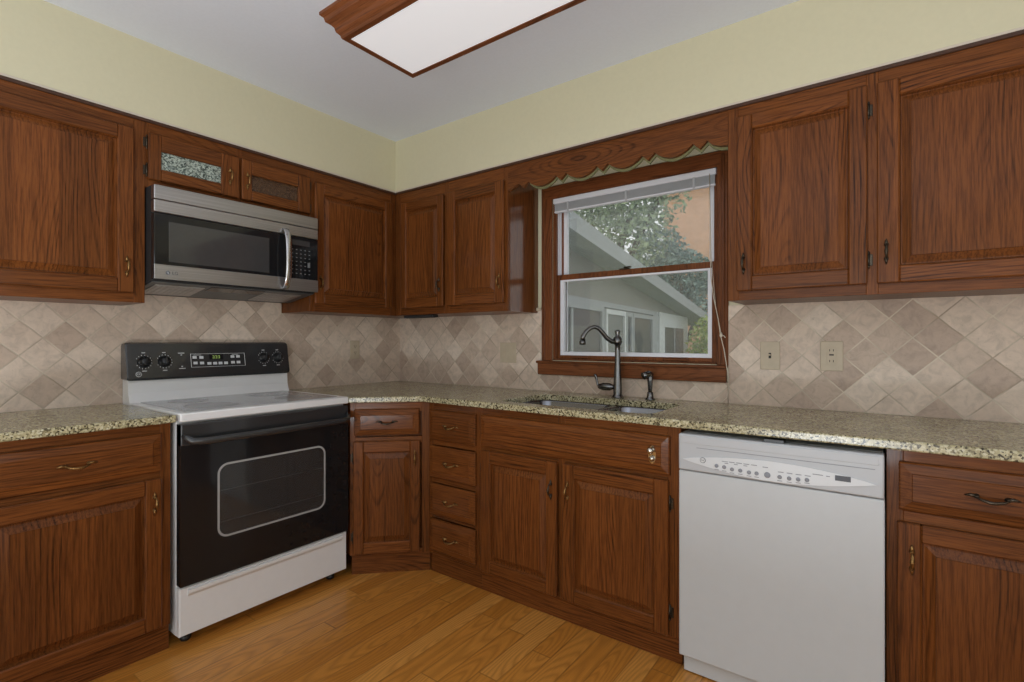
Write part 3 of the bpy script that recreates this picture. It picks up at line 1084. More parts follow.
# sink base
u0, u1 = 1.2625, 2.2290
r = thing('sink_cabinet', 'wide oak sink cabinet with false front and two doors', 'cabinet', (u0, 0, 0), 0)
o = (u0, 0, 0)
carcass(r, o, u0, u1, BZ0, BZ1, -DF)
face_frame(r, o, [(u0, u0 + 0.025), (1.702, 1.735), (u1 - 0.05, u1)], RAILS1, u0, u1, BZ0, BZ1, -DF)
kick(r, o, u0, u1, YK)
d = drawer(r, o, 1.276, 2.190, 0.700, 0.846, -DF, 'false_front', False)
b = MB(o)
hx, hz, yd = 2.128, 0.772, -DF - 0.0215
b.lathe([(0.011, 0), (0.011, 0.003), (0.004, 0.005), (0.004, 0.018), (0.009, 0.020), (0.013, 0.026), (0.009, 0.032), (0.002, 0.034)], (hx, yd, hz + 0.018), '-y', 0, 14)
b.prism([(hx + 0.015 * math.cos(t_ * PI / 8), hz + 0.034 * math.sin(t_ * PI / 8)) for t_ in range(16)], 'y', yd, yd - 0.004, 0)
b.lathe([(0.008, 0), (0.011, 0.004), (0.006, 0.010), (0.001, 0.012)], (hx, yd - 0.004, hz - 0.014), '-y', 0, 12)
b.build('towel_knob', 'chrome', d)
door(r, o, 1.280, 1.703, 0.106, 0.680, -DF, 1, 0.562, 'darkbrass', -1)
door(r, o, 1.733, 2.186, 0.106, 0.680, -DF, -1, 0.568, 'brass', 1)

# right of dishwasher
u0, u1 = 2.837, 3.45
r = thing('base_cabinet', 'oak base cabinet with drawer and door next to the white dishwasher', 'cabinet', (u0, 0, 0), 0, BSG)
o = (u0, 0, 0)
carcass(r, o, u0, u1, BZ0, BZ1, -DF)
face_frame(r, o, [(u0, u0 + 0.04), (u1 - 0.04, u1)], RAILS1, u0, u1, BZ0, BZ1, -DF)
kick(r, o, u0, u1, YK)
drawer(r, o, 2.866, 3.262, 0.708, 0.848, -DF, hmat='darkbrass')
drawer(r, o, 3.275, 3.43, 0.708, 0.848, -DF, pull=False)
door(r, o, 2.862, 3.425, 0.106, 0.674, -DF, -1, 0.572, 'brass', 1, hx_off=0.034, rl_t=0.050)

# ------------------------------------------------------------------ countertops
DCY = -0.642
SX0, SX1, SY0, SY1 = 1.345, 2.095, -0.565, -0.175
b = MB()
outer = [(0.002, -0.0105), (0.002, -0.8985), (0.648, -0.8985), (0.904, DCY), (3.46, DCY), (3.46, -0.0105)]
outer = [(0.0105, -0.0105), (0.0105, -0.8985), (0.648, -0.8985), (0.904, DCY), (3.46, DCY), (3.46, -0.0105)]
hole = rrect(SX0, SX1, SY0, SY1, 0.06, 6)
def loop(bm, pts, z):
    vs = [bm.verts.new((p[0], p[1], z)) for p in pts]
    return [bm.edges.new((vs[i], vs[(i + 1) % len(vs)])) for i in range(len(vs))]
es = loop(b.bm, outer, H) + loop(b.bm, hole, H)
bmesh.ops.triangle_fill(b.bm, use_beauty=True, use_dissolve=False, edges=es)
top = list(b.bm.faces)
ex = bmesh.ops.extrude_face_region(b.bm, geom=top)
bmesh.ops.translate(b.bm, verts=[g for g in ex['geom'] if isinstance(g, bmesh.types.BMVert)], vec=(0, 0, -(H - ZU)))
ct = b.build('granite_countertop', 'granite')
mod = ct.modifiers.new('eased_edge', 'BEVEL')
mod.width = 0.005
mod.segments = 3
mod.limit_method = 'ANGLE'
mod.angle_limit = math.radians(50)
tag(ct, 'L-shaped speckled granite countertop holding the sink', 'countertop')
b = MB()
b.box(0.0105, 0.642, -2.26, -1.6705, ZU, H, 0, 0.005, 3)
tag(b.build('granite_countertop', 'granite'), 'short speckled granite countertop on the microwave-side base cabinet before the stove', 'countertop')

# ------------------------------------------------------------------ sink
SO = (1.712, -0.37, 0.68)
r = thing('kitchen_sink', 'double bowl stainless steel sink sunk into the granite', 'sink', SO)
for x0, x1, y0, y1 in ((SX0 + 0.004, 1.772, SY0 + 0.004, SY1 - 0.004), (1.794, SX1 - 0.004, SY0 + 0.004, SY1 - 0.004)):
    rings = []
    for ins, z in ((-0.0105, 0.8848), (0.0, 0.8845), (0.004, 0.878), (0.007, 0.76), (0.018, 0.715), (0.05, 0.700)):
        rings.append([(p[0], p[1], z) for p in rrect(x0 + ins, x1 - ins, y0 + ins, y1 - ins, 0.055, 6)])
    b = MB(SO)
    b.loft(rings, 0, False, True, True)
    o_ = b.build('bowl', 'sink_steel', r, recalc=False)
    m_ = o_.modifiers.new('gauge', 'SOLIDIFY')
    m_.thickness = 0.0015
    m_.offset = 1
    b = MB(SO)
    b.lathe([(0.042, 0.0), (0.042, 0.003), (0.034, 0.004), (0.030, 0.001), (0.004, 0.001), (0.004, 0.006)], ((x0 + x1) / 2, (y0 + y1) / 2 + 0.02, 0.7005), 'z', 0, 20)
    b.build('drain', 'chrome', r)

# ------------------------------------------------------------------ faucet and sprayer
FX, FY = 1.742, -0.095
r = thing('kitchen_faucet', 'tall dark pewter faucet with curved spout behind the sink', 'faucet', (FX, FY, H))
b = MB((FX, FY, H))
b.lathe([(0.030, 0.0), (0.030, 0.005), (0.026, 0.010), (0.022, 0.018), (0.0215, 0.06), (0.0195, 0.10), (0.0150, 0.17), (0.0135, 0.235), (0.0135, 0.262), (0.021, 0.272), (0.024, 0.286), (0.021, 0.300), (0.012, 0.308), (0.010, 0.318), (0.014, 0.330), (0.014, 0.337), (0.003, 0.342)], (FX, FY, H), 'z', 0, 24)
b.build('body', 'bronze', r)
b = MB((FX, FY, H))
dx, dy = -0.125, -0.140
sp = [(0.0, 1.198), (0.16, 1.196), (0.30, 1.212), (0.42, 1.240), (0.54, 1.262), (0.66, 1.270), (0.78, 1.263), (0.89, 1.245), (0.97, 1.222), (0.99, 1.203)]
b.tube([(FX + dx * s_, FY + dy * s_, z) for s_, z in sp], [0.0125, 0.0120, 0.0115, 0.011, 0.0105, 0.0105, 0.0105, 0.0105, 0.0115, 0.0145], 0, 14)
b.lathe([(0.011, 0.022), (0.0165, 0.020), (0.0165, 0.002), (0.012, 0.0)], (FX + dx * 0.99, FY + dy * 0.99, 1.180), 'z', 0, 16)
b.build('spout', 'bronze', r)
b = MB((FX, FY, H))
b.lathe([(0.013, 0), (0.015, 0.01), (0.019, 0.022), (0.019, 0.060), (0.014, 0.070), (0.012, 0.078), (0.006, 0.084)], (FX - 0.100, FY - 0.006, 0.966), 'x', 0, 18)
b.tube([(FX - 0.100, FY - 0.006, 0.962), (FX - 0.108, FY - 0.006, 0.975), (FX - 0.112, FY - 0.008, 0.995), (FX - 0.116, FY - 0.010, 1.015), (FX - 0.122, FY - 0.012, 1.028)], [0.007, 0.006, 0.0055, 0.007, 0.008], 0, 10)
b.build('lever', 'bronze', r)
PX, PY = 1.908, -0.085
r = thing('side_sprayer', 'short dark pewter hand sprayer standing right of the faucet', 'sprayer', (PX, PY, H))
r['label'] = 'short dark pewter hand sprayer in its own holder beside the faucet'
b = MB((PX, PY, H))
b.lathe([(0.024, 0), (0.024, 0.004), (0.018, 0.010), (0.015, 0.022), (0.014, 0.036), (0.010, 0.038)], (PX, PY, H), 'z', 0, 18)
b.build('holder', 'bronze', r)
b = MB((PX, PY, H))
b.lathe([(0.008, 0.030), (0.010, 0.050), (0.0135, 0.090), (0.015, 0.112), (0.010, 0.120)], (PX, PY, H), 'z', 0, 16)
b.tube([(PX + 0.006, PY + 0.008, 1.032), (PX - 0.004, PY - 0.006, 1.038), (PX - 0.016, PY - 0.020, 1.034), (PX - 0.024, PY - 0.030, 1.028)], [0.012, 0.017, 0.016, 0.018], 0, 14)
b.build('spray_head', 'bronze', r)

# ------------------------------------------------------------------ wall plates
def plate(name, label, cat, loc, rot, w, h, kind):
    r = thing(name, label, cat, loc, rot)
    b = MB()
    b.box(-w / 2, w / 2, -0.005, 0, -h / 2, h / 2, 0, 0.0025, 2)
    b.build('cover_plate', 'beige', r)
    if kind == 'outlet':
        for s in (-1, 1):
            q = MB()
            q.prism([(p[0], p[1] + s * 0.020) for p in rrect(-0.0165, 0.0165, -0.0145, 0.0145, 0.006, 4)], 'y', -0.005, -0.0068, 0)
            for dx_ in (-0.0065, 0.0065):
                q.box(dx_ - 0.0012, dx_ + 0.0012, -0.0072, -0.0066, s * 0.020 - 0.001, s * 0.020 + 0.008, 1)
            q.lathe([(0.0025, 0), (0.0025, 0.0006)], (0, -0.0066, s * 0.020 - 0.007), '-y', 1, 8)
            q.build('socket', ['beige', 'slot'], r)
    elif kind == 'gfci':
        q = MB()
        q.box(-0.0165, 0.0165, -0.0068, -0.005, -0.034, 0.034, 0, 0.001)
        for s in (-1, 1):
            for dx_ in (-0.0065, 0.0065):
                q.box(dx_ - 0.0012, dx_ + 0.0012, -0.0074, -0.0066, s * 0.022 - 0.003, s * 0.022 + 0.006, 1)
            q.box(-0.008, 0.008, -0.0085, -0.0068, s * 0.005 - 0.003, s * 0.005 + 0.003, 1 if s > 0 else 0, 0.0006)
        q.build('socket', ['beige', 'slot'], r)
    elif kind == 'switch':
        q = MB()
        q.box(-0.005, 0.005, -0.0058, -0.005, -0.012, 0.012, 1)
        q.box(-0.0035, 0.0035, -0.016, -0.005, 0.000, 0.007, 0, 0.001)
        q.build('toggle', ['beige', 'slot'], r)
    elif kind == 'double':
        for s in (-1, 1):
            q = MB()
            q.box(s * 0.026 - 0.0155, s * 0.026 + 0.0155, -0.0075, -0.005, -0.032, 0.032, 0, 0.0015)
            q.build('rocker', 'beige', r)
    return r
plate('switch_plate', 'beige double rocker switch plate on the tile before the window', 'switch', (0.988, -TH - 0.0004, 1.129), 0, 0.122, 0.122, 'double')
plate('switch_plate', 'beige single toggle switch plate on the tile past the window', 'switch', (2.423, -TH - 0.0004, 1.135), 0, 0.078, 0.122, 'switch')
plate('electrical_outlet', 'beige outlet with test buttons on the tile over the dishwasher', 'outlet', (2.652, -TH - 0.0004, 1.137), 0, 0.080, 0.122, 'gfci')
plate('electrical_outlet', 'beige twin socket outlet on the tile between stove and corner', 'outlet', (TH, -0.397, 1.142), R90, 0.074, 0.120, 'outlet')

# ------------------------------------------------------------------ microwave
MY = -1.2795
r = thing('microwave_oven', 'stainless steel microwave with black window mounted over the stove', 'microwave', (0, MY, 1.458), R90)
o = (0, 0, 1.458)
hw = 0.3790
ya, yb = -0.345, -0.381          # case front, door front
b = MB(o)
b.prism([(ya, 1.855), (-0.012, 1.855), (-0.012, 1.418), (-0.10, 1.416), (ya, 1.454)], 'x', -hw, hw)
b.build('case', 'black_matte', r)
b = MB(o)
b.box(-hw, hw, yb - 0.001, ya, 1.795, 1.855, 0, 0.003)
b.box(-hw, hw, yb - 0.001, ya, 1.741, 1.7935, 0, 0.003)
b.build('vent_grille', 'steel', r)
XD = 0.212       # door / panel split (world y -1.0675)
b = MB(o)
b.box(-hw, XD, yb, ya, 1.460, 1.739, 0, 0.003)
d = b.build('door', 'black_gloss', r)
b = MB(o)
b.box(-hw, XD, yb - 0.0015, yb + 0.01, 1.460, 1.522, 0, 0.001)
b.build('lower_band', 'steel', d)
b = MB(o)
b.nested(-0.325, 0.112, 1.536, 1.706, [(0, yb - 0.0003), (0.002, yb - 0.0008)], 0, yb + 0.005)
b.build('viewing_window', 'window_dark', d)
b = MB(o)
hxx = 0.192
path = [(0.002, 1.766), (-0.014, 1.764), (-0.027, 1.745), (-0.036, 1.712), (-0.041, 1.668), (-0.043, 1.614), (-0.041, 1.562), (-0.036, 1.518), (-0.027, 1.486), (-0.014, 1.468), (0.002, 1.466)]
rings = []
for i, (py, pz) in enumerate(path):
    a_, c_ = path[max(i - 1, 0)], path[min(i + 1, len(path) - 1)]
    t2 = Vector((c_[0] - a_[0], c_[1] - a_[1])).normalized()
    n2 = Vector((-t2.y, t2.x))
    ring = []
    for k in range(12):
        an = 2 * PI * k / 12
        w2, h2 = 0.0155 * math.cos(an), 0.0055 * math.sin(an)
        ring.append((hxx + w2, yb + py + n2.x * h2, pz + n2.y * h2))
    rings.append(ring)
b.loft(rings, 0, True, True, True)
M['polished'] = plain('polished_steel', s2l(205, 205, 208), 0.22, metal=1.0, noise=0.03)
b.build('handle', 'polished', d)
b = MB(o)
b.box(XD + 0.0015, hw, yb, ya, 1.460, 1.739, 0, 0.003)
p = b.build('control_panel', 'black_gloss', r)
b = MB(o)
b.box(XD + 0.0015, hw, yb - 0.0015, yb + 0.01, 1.460, 1.522, 0, 0.001)
b.build('lower_band', 'steel', p)
b = MB(o)
for j in range(7):
    for i in range(5):
        x = 0.232 + i * 0.024
        z = 1.672 - j * 0.0205
        b.box(x - 0.004, x + 0.004, yb - 0.0012, yb - 0.0002, z - 0.0018, z + 0.0018)
b.box(0.318, 0.332, yb - 0.0012, yb - 0.0002, 1.585, 1.610)
M['faint_print'] = plain('faint_print', s2l(118, 120, 122), 0.6)
b.build('key_legend', 'faint_print', p)['kind'] = 'stuff'
b = MB(o)
b.box(0.232, 0.330, yb - 0.001, yb - 0.0002, 1.695, 1.722)
b.build('display', 'window_dark', p)
# underside
M['pan_grey'] = plain('grey_underside', s2l(104, 106, 106), 0.4, metal=0.5)
def under(x0, x1, y0, y1, th, mat, name, ribs=0):
    q = MB(o)
    def zz(y):
        return 1.4538 - (y - ya) * (0.038 / 0.245)
    q.prism([(y0, zz(y0)), (y1, zz(y1)), (y1, zz(y1) - th), (y0, zz(y0) - th)], 'x', x0, x1)
    for k in range(ribs):
        xa = x0 + 0.012 + k * (x1 - x0 - 0.024) / ribs
        q.prism([(y0 + 0.01, zz(y0 + 0.01) - th), (y1 - 0.01, zz(y1 - 0.01) - th), (y1 - 0.01, zz(y1 - 0.01) - th - 0.0015), (y0 + 0.01, zz(y0 + 0.01) - th - 0.0015)], 'x', xa, xa + 0.010)
    return q.build(name, mat, r)
under(-hw + 0.006, hw - 0.006, ya + 0.006, -0.105, 0.003, 'pan_grey', 'base_pan')
under(-0.350, -0.150, -0.300, -0.130, 0.006, 'steel', 'grease_filter', 8)
under(0.130, 0.330, -0.300, -0.130, 0.006, 'steel', 'grease_filter', 8)
under(-0.130, 0.120, -0.325, -0.250, 0.005, 'black_gloss', 'lamp_lens')
# maker's mark
b = MB(o)
lx, lz = -0.329, 1.4885
b.lathe([(0.0085, 0), (0.0085, 0.0008)], (lx, yb - 0.0014, lz), '-y', 0, 18)
b.box(lx - 0.001, lx + 0.001, yb - 0.0030, yb - 0.0020, lz - 0.004, lz + 0.005, 1)
b.box(lx - 0.001, lx + 0.004, yb - 0.0030, yb - 0.0020, lz - 0.005, lz - 0.0035, 1)
b.lathe([(0.0012, 0), (0.0012, 0.0008)], (lx - 0.004, yb - 0.0021, lz + 0.003), '-y', 1, 8)
b.build('logo', ['ink', 'print'], d)
text_mesh('LG', 0.019, 'ink', d, 'logo_lettering', (-0.302, yb - 0.0022, lz - 1.458))

# ------------------------------------------------------------------ range
r = thing('kitchen_range', 'white electric range with black glass oven door and black control console', 'stove', (0, MY - 0.003, 0), R90)
hw = 0.3785
b = MB()
b.box(-hw, hw, -0.612, -0.035, 0.045, 0.886, 0, 0.003)
b.build('body', 'white', r)
b = MB()
b.box(-hw - 0.001, hw + 0.001, -0.655, -0.035, 0.884, 0.9185, 0, 0.006, 2)
b.build('cooktop', 'white', r)
b = MB()
b.prism(rrect(-0.345, 0.345, -0.620, -0.110, 0.02, 5), 'z', 0.9185, 0.9205)
g = b.build('glass_surface', 'cooktop_glass' if 'cooktop_glass' in M else 'grey_plastic', r)
gm = plain('cooktop_glass', s2l(158, 158, 160), 0.14, noise=0.12, scale=300)
g.data.materials[0] = gm
M['burner_ring'] = plain('burner_ring', s2l(148, 148, 150), 0.2)
for x, y, rr in ((-0.19, -0.47, 0.105), (0.19, -0.47, 0.085), (-0.19, -0.23, 0.080), (0.19, -0.23, 0.105)):
    b = MB()
    b.lathe([(rr, 0), (rr, 0.0006), (rr - 0.004, 0.0006), (rr - 0.004, 0.0002)], (x, y, 0.9205), 'z', 0, 40)
    b.build('burner_ring', 'burner_ring', r)
# backguard
b = MB()
b.prism([(-0.012, 0.905), (-0.012, 1.03), (-0.080, 1.03), (-0.084, 0.960), (-0.101, 0.9195), (-0.101, 0.905)], 'x', -hw, hw)
bgd = b.build('backguard', 'white', r)
b = MB()
prof = [(-0.012, 1.020), (-0.012, 1.178), (-0.022, 1.190), (-0.055, 1.192), (-0.066, 1.186), (-0.097, 1.028), (-0.092, 1.018)]
rings = []
for x, s_ in ((-0.386, 0.94), (-0.380, 0.985), (-0.366, 1.0), (0.366, 1.0), (0.380, 0.985), (0.386, 0.94)):
    cy_, cz_ = -0.05, 1.105
    rings.append([(x, cy_ + (p_[0] - cy_) * s_, cz_ + (p_[1] - cz_) * s_) for p_ in prof])
b.loft(rings, 0, True, True)
cons = b.build('control_console', 'charcoal', r)
# slanted front plane of console: from (-0.097,1.028) to (-0.066,1.186)
SL = math.atan2(0.031, 0.158)
def cp(x, z, out=0.0):
    t_ = (z - 1.028) / 0.158
    y = -0.097 + 0.031 * t_
    return (x, y - out * math.cos(SL), z + out * math.sin(SL) * 0.0)
def slab(b, x0, x1, z0, z1, out=0.0012, mat=0):
    A0, A1 = cp(x0, z0, out), cp(x1, z0, out)
    B0, B1 = cp(x0, z1, out), cp(x1, z1, out)
    A0b, A1b, B0b, B1b = cp(x0, z0, -0.001), cp(x1, z0, -0.001), cp(x0, z1, -0.001), cp(x1, z1, -0.001)
    b.loft([[A0b, A1b, B1b, B0b], [A0, A1, B1, B0]], mat, True, True)
for kx in (-0.318, -0.235, 0.242, 0.321):
    kz = 1.102 if kx < 0 else 1.107
    k = MB()
    k.lathe([(0.026, 0.0), (0.0265, 0.004), (0.022, 0.008), (0.0195, 0.010), (0.0175, 0.026), (0.016, 0.028), (0.001, 0.0285)], (0, 0, 0), '-y', 0, 24)
    k.box(-0.0045, 0.0045, -0.036, -0.020, -0.017, 0.017, 0, 0.002)
    ko = k.build('knob', 'black', cons)
    ko.location = cp(kx, kz, 0.0005)
    ko.rotation_euler = (-SL, random.choice((0.0, 0.3)), 0)
    k = MB()
    for i in range(14):
        a = math.radians(-60 + i * 300 / 13 + 0)
        ca, sa = math.sin(a), math.cos(a)
        rr = 0.0315
        k.box(ca * rr - 0.0011, ca * rr + 0.0011, -0.0008, 0, sa * rr - 0.0022, sa * rr + 0.0022)
    k.box(-0.007, 0.007, -0.0008, 0, 0.041, 0.0445)
    k.box(-0.009, 0.009, -0.0008, 0, -0.044, -0.041)
    ko = k.build('dial_marks', 'print', cons)
    ko.location = cp(kx, kz, 0.0006)
    ko.rotation_euler = (-SL, 0, 0)
b = MB()
X = lambda wy: wy - (MY - 0.003)
slab(b, X(-1.404), X(-1.402), 1.070, 1.136)
slab(b, X(-1.144), X(-1.142), 1.070, 1.136)
slab(b, X(-1.404), X(-1.142), 1.134, 1.1355)
slab(b, X(-1.404), X(-1.142), 1.0690, 1.0705)
for wy, wz in ((-1.386, 1.118), (-1.355, 1.117), (-1.384, 1.090), (-1.354, 1.089), (-1.320, 1.086), (-1.293, 1.086), (-1.267, 1.086), (-1.240, 1.086), (-1.205, 1.118), (-1.177, 1.118), (-1.205, 1.088), (-1.177, 1.088)):
    slab(b, X(wy) - 0.009, X(wy) + 0.009, wz - 0.0065, wz + 0.0065, 0.0016)
for wy, wz in ((-1.444, 1.140), (-1.444, 1.066)):
    slab(b, X(wy) - 0.014, X(wy) + 0.014, wz - 0.0015, wz + 0.0015)
slab(b, X(-1.444) - 0.003, X(-1.444) + 0.003, 1.073, 1.078)
slab(b, X(-1.444) - 0.003, X(-1.444) + 0.003, 1.129, 1.133)
slab(b, X(-1.390), X(-1.355), 1.128, 1.130)
slab(b, X(-1.207), X(-1.175), 1.128, 1.130)
b.build('button_pad', 'print', cons)['kind'] = 'stuff'
b = MB()
slab(b, X(-1.318), X(-1.252), 1.106, 1.130, 0.0014)
dsp = b.build('display', 'black_gloss', cons)
b = MB()
for i, ch in enumerate((1.0, 1.0, 1.0)):
    xx = X(-1.303) + i * 0.013
    slab(b, xx, xx + 0.008, 1.1235, 1.125, 0.0020)
    slab(b, xx, xx + 0.008, 1.1165, 1.118, 0.0020)
    slab(b, xx, xx + 0.008, 1.1105, 1.112, 0.0020)
    slab(b, xx + 0.007, xx + 0.0085, 1.1105, 1.125, 0.0020)
b.build('digits', 'display', dsp)
# round maker's badge
def badge(parent, loc, rot, rad, mats, name='badge'):
    q = MB()
    q.lathe([(rad, 0), (rad, 0.0012), (rad * 0.86, 0.0016)], (0, 0, 0), '-y', 0, 24)
    q.lathe([(rad * 0.80, 0.0012), (rad * 0.80, 0.0019)], (0, 0, 0), '-y', 1, 24)
    bo = q.build(name, list(mats), parent)
    bo.location = loc
    bo.rotation_euler = rot
    tx = text_mesh('GE', rad * 1.0, mats[0], bo, 'badge_lettering', (0, -0.0024, 0))
    return bo
badge(cons, cp(X(-1.624), 1.046, 0.0005), (-SL, 0, 0), 0.0120, ('print', 'charcoal'))
# oven door
YD = -0.652
b = MB()
WXa, WXb, WZa, WZb = X(-1.518), X(-1.042), 0.402, 0.690
# glass front with an opening for the window, as four slabs around a rounded hole
n_ = 8
hole = rrect(WXa, WXb, WZa, WZb, 0.035, n_)
outr = []
X0_, X1_, Z0_, Z1_ = -hw + 0.001, hw - 0.001, 0.246, 0.874
for (px_, pz_) in hole:
    cx_, cz_ = (WXa + WXb) / 2, (WZa + WZb) / 2
    dx_, dz_ = px_ - cx_, pz_ - cz_
    outr.append((dx_, dz_))
def corner_pts(n):
    pts_ = []
    for cx_, cz_, a in ((X1_, Z1_, 0), (X0_, Z1_, 1), (X0_, Z0_, 2), (X1_, Z0_, 3)):
        for k in range(n + 1):
            t_ = k / n
            if a == 0:
                p_ = (X1_, WZb - 0.035 + (Z1_ - WZb + 0.035) * min(1, 2 * t_)) if t_ <= 0.5 else (X1_ - (X1_ - (WXb - 0.035)) * (2 * t_ - 1), Z1_)
            elif a == 1:
                p_ = (WXa + 0.035 - (WXa + 0.035 - X0_) * min(1, 2 * t_), Z1_) if t_ <= 0.5 else (X0_, Z1_ - (Z1_ - (WZb - 0.035)) * (2 * t_ - 1))
            elif a == 2:
                p_ = (X0_, WZa + 0.035 - (WZa + 0.035 - Z0_) * min(1, 2 * t_)) if t_ <= 0.5 else (X0_ + (WXa + 0.035 - X0_) * (2 * t_ - 1), Z0_)
            else:
                p_ = (WXb - 0.035 + (X1_ - WXb + 0.035) * min(1, 2 * t_), Z0_) if t_ <= 0.5 else (X1_, Z0_ + (WZa + 0.035 - Z0_) * (2 * t_ - 1))
            pts_.append(p_)
    return pts_
op = corner_pts(n_)
rings = [[(p_[0], YD + 0.040, p_[1]) for p_ in hole], [(p_[0], YD + 0.040, p_[1]) for p_ in op], [(p_[0], YD, p_[1]) for p_ in op], [(p_[0], YD, p_[1]) for p_ in hole], [(p_[0], YD + 0.040, p_[1]) for p_ in hole]]
b.loft(rings, 0, False, False)
bmesh.ops.remove_doubles(b.bm, verts=b.bm.verts, dist=1e-6)
od = b.build('oven_door', 'black_gloss', r)
b = MB()
fr_in = rrect(WXa, WXb, WZa, WZb, 0.035, n_)
fr_out = rrect(WXa - 0.008, WXb + 0.008, WZa - 0.008, WZb + 0.008, 0.042, n_)
b.loft([[(p_[0], YD - 0.0002, p_[1]) for p_ in fr_out], [(p_[0], YD - 0.0012, p_[1]) for p_ in fr_out], [(p_[0], YD - 0.0012, p_[1]) for p_ in fr_in], [(p_[0], YD - 0.0002, p_[1]) for p_ in fr_in]], 0, False, False)
M['frame_grey'] = plain('window_outline', s2l(168, 168, 168), 0.35)
b.build('window_outline', 'frame_grey', od)
b = MB()
b.prism(rrect(WXa + 0.0002, WXb - 0.0002, WZa + 0.0002, WZb - 0.0002, 0.035, n_), 'y', YD + 0.006, YD + 0.001)
b.build('oven_window', 'oven_pane_gloss' if 'oven_pane_gloss' in M else 'oven_pane', od)
t_ = NT('oven_window_glass')
tr = t_.new('ShaderNodeBsdfTransparent')
tr.inputs[0].default_value = (0.75, 0.75, 0.75, 1)
gl = t_.new('ShaderNodeBsdfGlossy')
gl.inputs['Roughness'].default_value = 0.05
df = t_.new('ShaderNodeBsdfDiffuse')
df.inputs[0].default_value = (0.10, 0.10, 0.10, 1)
m1 = t_.new('ShaderNodeMixShader')
m1.inputs[0].default_value = 0.30
t_.link(tr.outputs[0], m1.inputs[1])
t_.link(df.outputs[0], m1.inputs[2])
lw = t_.new('ShaderNodeFresnel')
lw.inputs[0].default_value = 1.5
m2 = t_.new('ShaderNodeMixShader')
t_.link(lw.outputs[0], m2.inputs[0])
t_.link(m1.outputs[0], m2.inputs[1])
t_.link(gl.outputs[0], m2.inputs[2])
t_.link(m2.outputs[0], t_.out.inputs[0])
for c in od.children:
    if c.name.startswith('oven_window'):
        c.data.materials[0] = t_.m
b = MB()
for z in (0.455, 0.585):
    b.tube([(WXa + 0.002, YD + 0.012, z), (WXb - 0.002, YD + 0.012, z)], 0.0022, 0, 8)
b.build('oven_rack', 'print', od)
b = MB()
b.box(WXa - 0.02, WXb + 0.02, YD + 0.034, YD + 0.0395, WZa - 0.02, WZb + 0.02)
b.build('inner_liner', 'black_matte', od)
# upper trim with vent slots and bar handle
b = MB()
b.box(-hw + 0.001, hw - 0.001, YD - 0.003, YD + 0.03, 0.790, 0.876, 0, 0.004)
for z in (0.852, 0.862):
    b.box(-hw + 0.03, hw - 0.03, YD - 0.0045, YD - 0.003, z, z + 0.004, 0)
b.build('door_trim', 'charcoal', od)
b = MB()
b.tube([(-hw + 0.012, YD, 0.832), (-hw + 0.016, YD - 0.020, 0.824), (-hw + 0.030, YD - 0.036, 0.812), (-hw + 0.07, YD - 0.043, 0.808), (0, YD - 0.046, 0.808), (hw - 0.07, YD - 0.043, 0.808), (hw - 0.030, YD - 0.036, 0.812), (hw - 0.016, YD - 0.020, 0.824), (hw - 0.012, YD, 0.832)], [0.010, 0.013, 0.014, 0.0145, 0.0150, 0.0145, 0.014, 0.013, 0.010], 0, 14)
b.build('handle', 'charcoal', od)
# storage drawer
b = MB()
b.nested(-hw + 0.001, hw - 0.001, 0.048, 0.238, [(0, -0.634), (0.004, -0.640)], 0, -0.612)
sd = b.build('storage_drawer', 'white', r)
b = MB()
b.prism([(-0.640, 0.228), (-0.650, 0.226), (-0.650, 0.214), (-0.646, 0.208), (-0.640, 0.200)], 'x', -hw + 0.03, hw - 0.03)
b.build('grip_lip', 'white', sd)
for x in (-0.33, 0.33):
    for y in (-0.57, -0.08):
        b = MB()
        b.lathe([(0.018, 0), (0.020, 0.006), (0.020, 0.018), (0.010, 0.022), (0.010, 0.047)], (x, y, 0.0), 'z', 0, 16)
        b.build('foot', 'black', r)

# ------------------------------------------------------------------ dishwasher
X0_, X1_ = 2.2345, 2.8325
r = thing('dishwasher', 'white built-in dishwasher with curved button panel under the counter', 'dishwasher', ((X0_ + X1_) / 2, 0, 0))
o = ((X0_ + X1_) / 2, 0, 0)
b = MB(o)
b.box(X0_ + 0.004, X1_ - 0.004, -0.595, -0.03, 0.10, 0.868, 0)
b.build('tub', 'grey_plastic', r)
b = MB(o)
b.box(X0_, X1_ + 0.001, -0.645, -0.597, 0.072, 0.737, 0, 0.006, 3)
b.build('door', 'white_plastic', r)
b = MB(o)
b.box(X0_ + 0.001, X1_, -0.650, -0.597, 0.7395, 0.868, 0, 0.006, 3)
b.box(X0_ + 0.01, X1_ - 0.012, -0.6515, -0.649, 0.836, 0.862, 0, 0.001)
cp_ = b.build('control_panel', 'grey_plastic', r)
b = MB(o)
pts = []
n = 24
up, dn = [], []
for k in range(n + 1):
    t_ = k / n
    x = 2.252 + (2.815 - 2.252) * t_
    zu_ = 0.779 + 0.030 * math.sin(PI * t_) ** 0.8
    zl_ = 0.779 - 0.034 * math.sin(PI * t_) ** 0.9
    up.append((x, zu_))
    dn.append((x, zl_))
lens = up + dn[::-1][1:-1]
b.prism(lens, 'y', -0.6495, -0.6535)
b.build('button_console', 'console_white', cp_)
b = MB(o)
b.box(2.299, 2.811, -0.6508, -0.6498, 0.8225, 0.8245, 0)
b.build('panel_groove', 'ink_light', cp_)
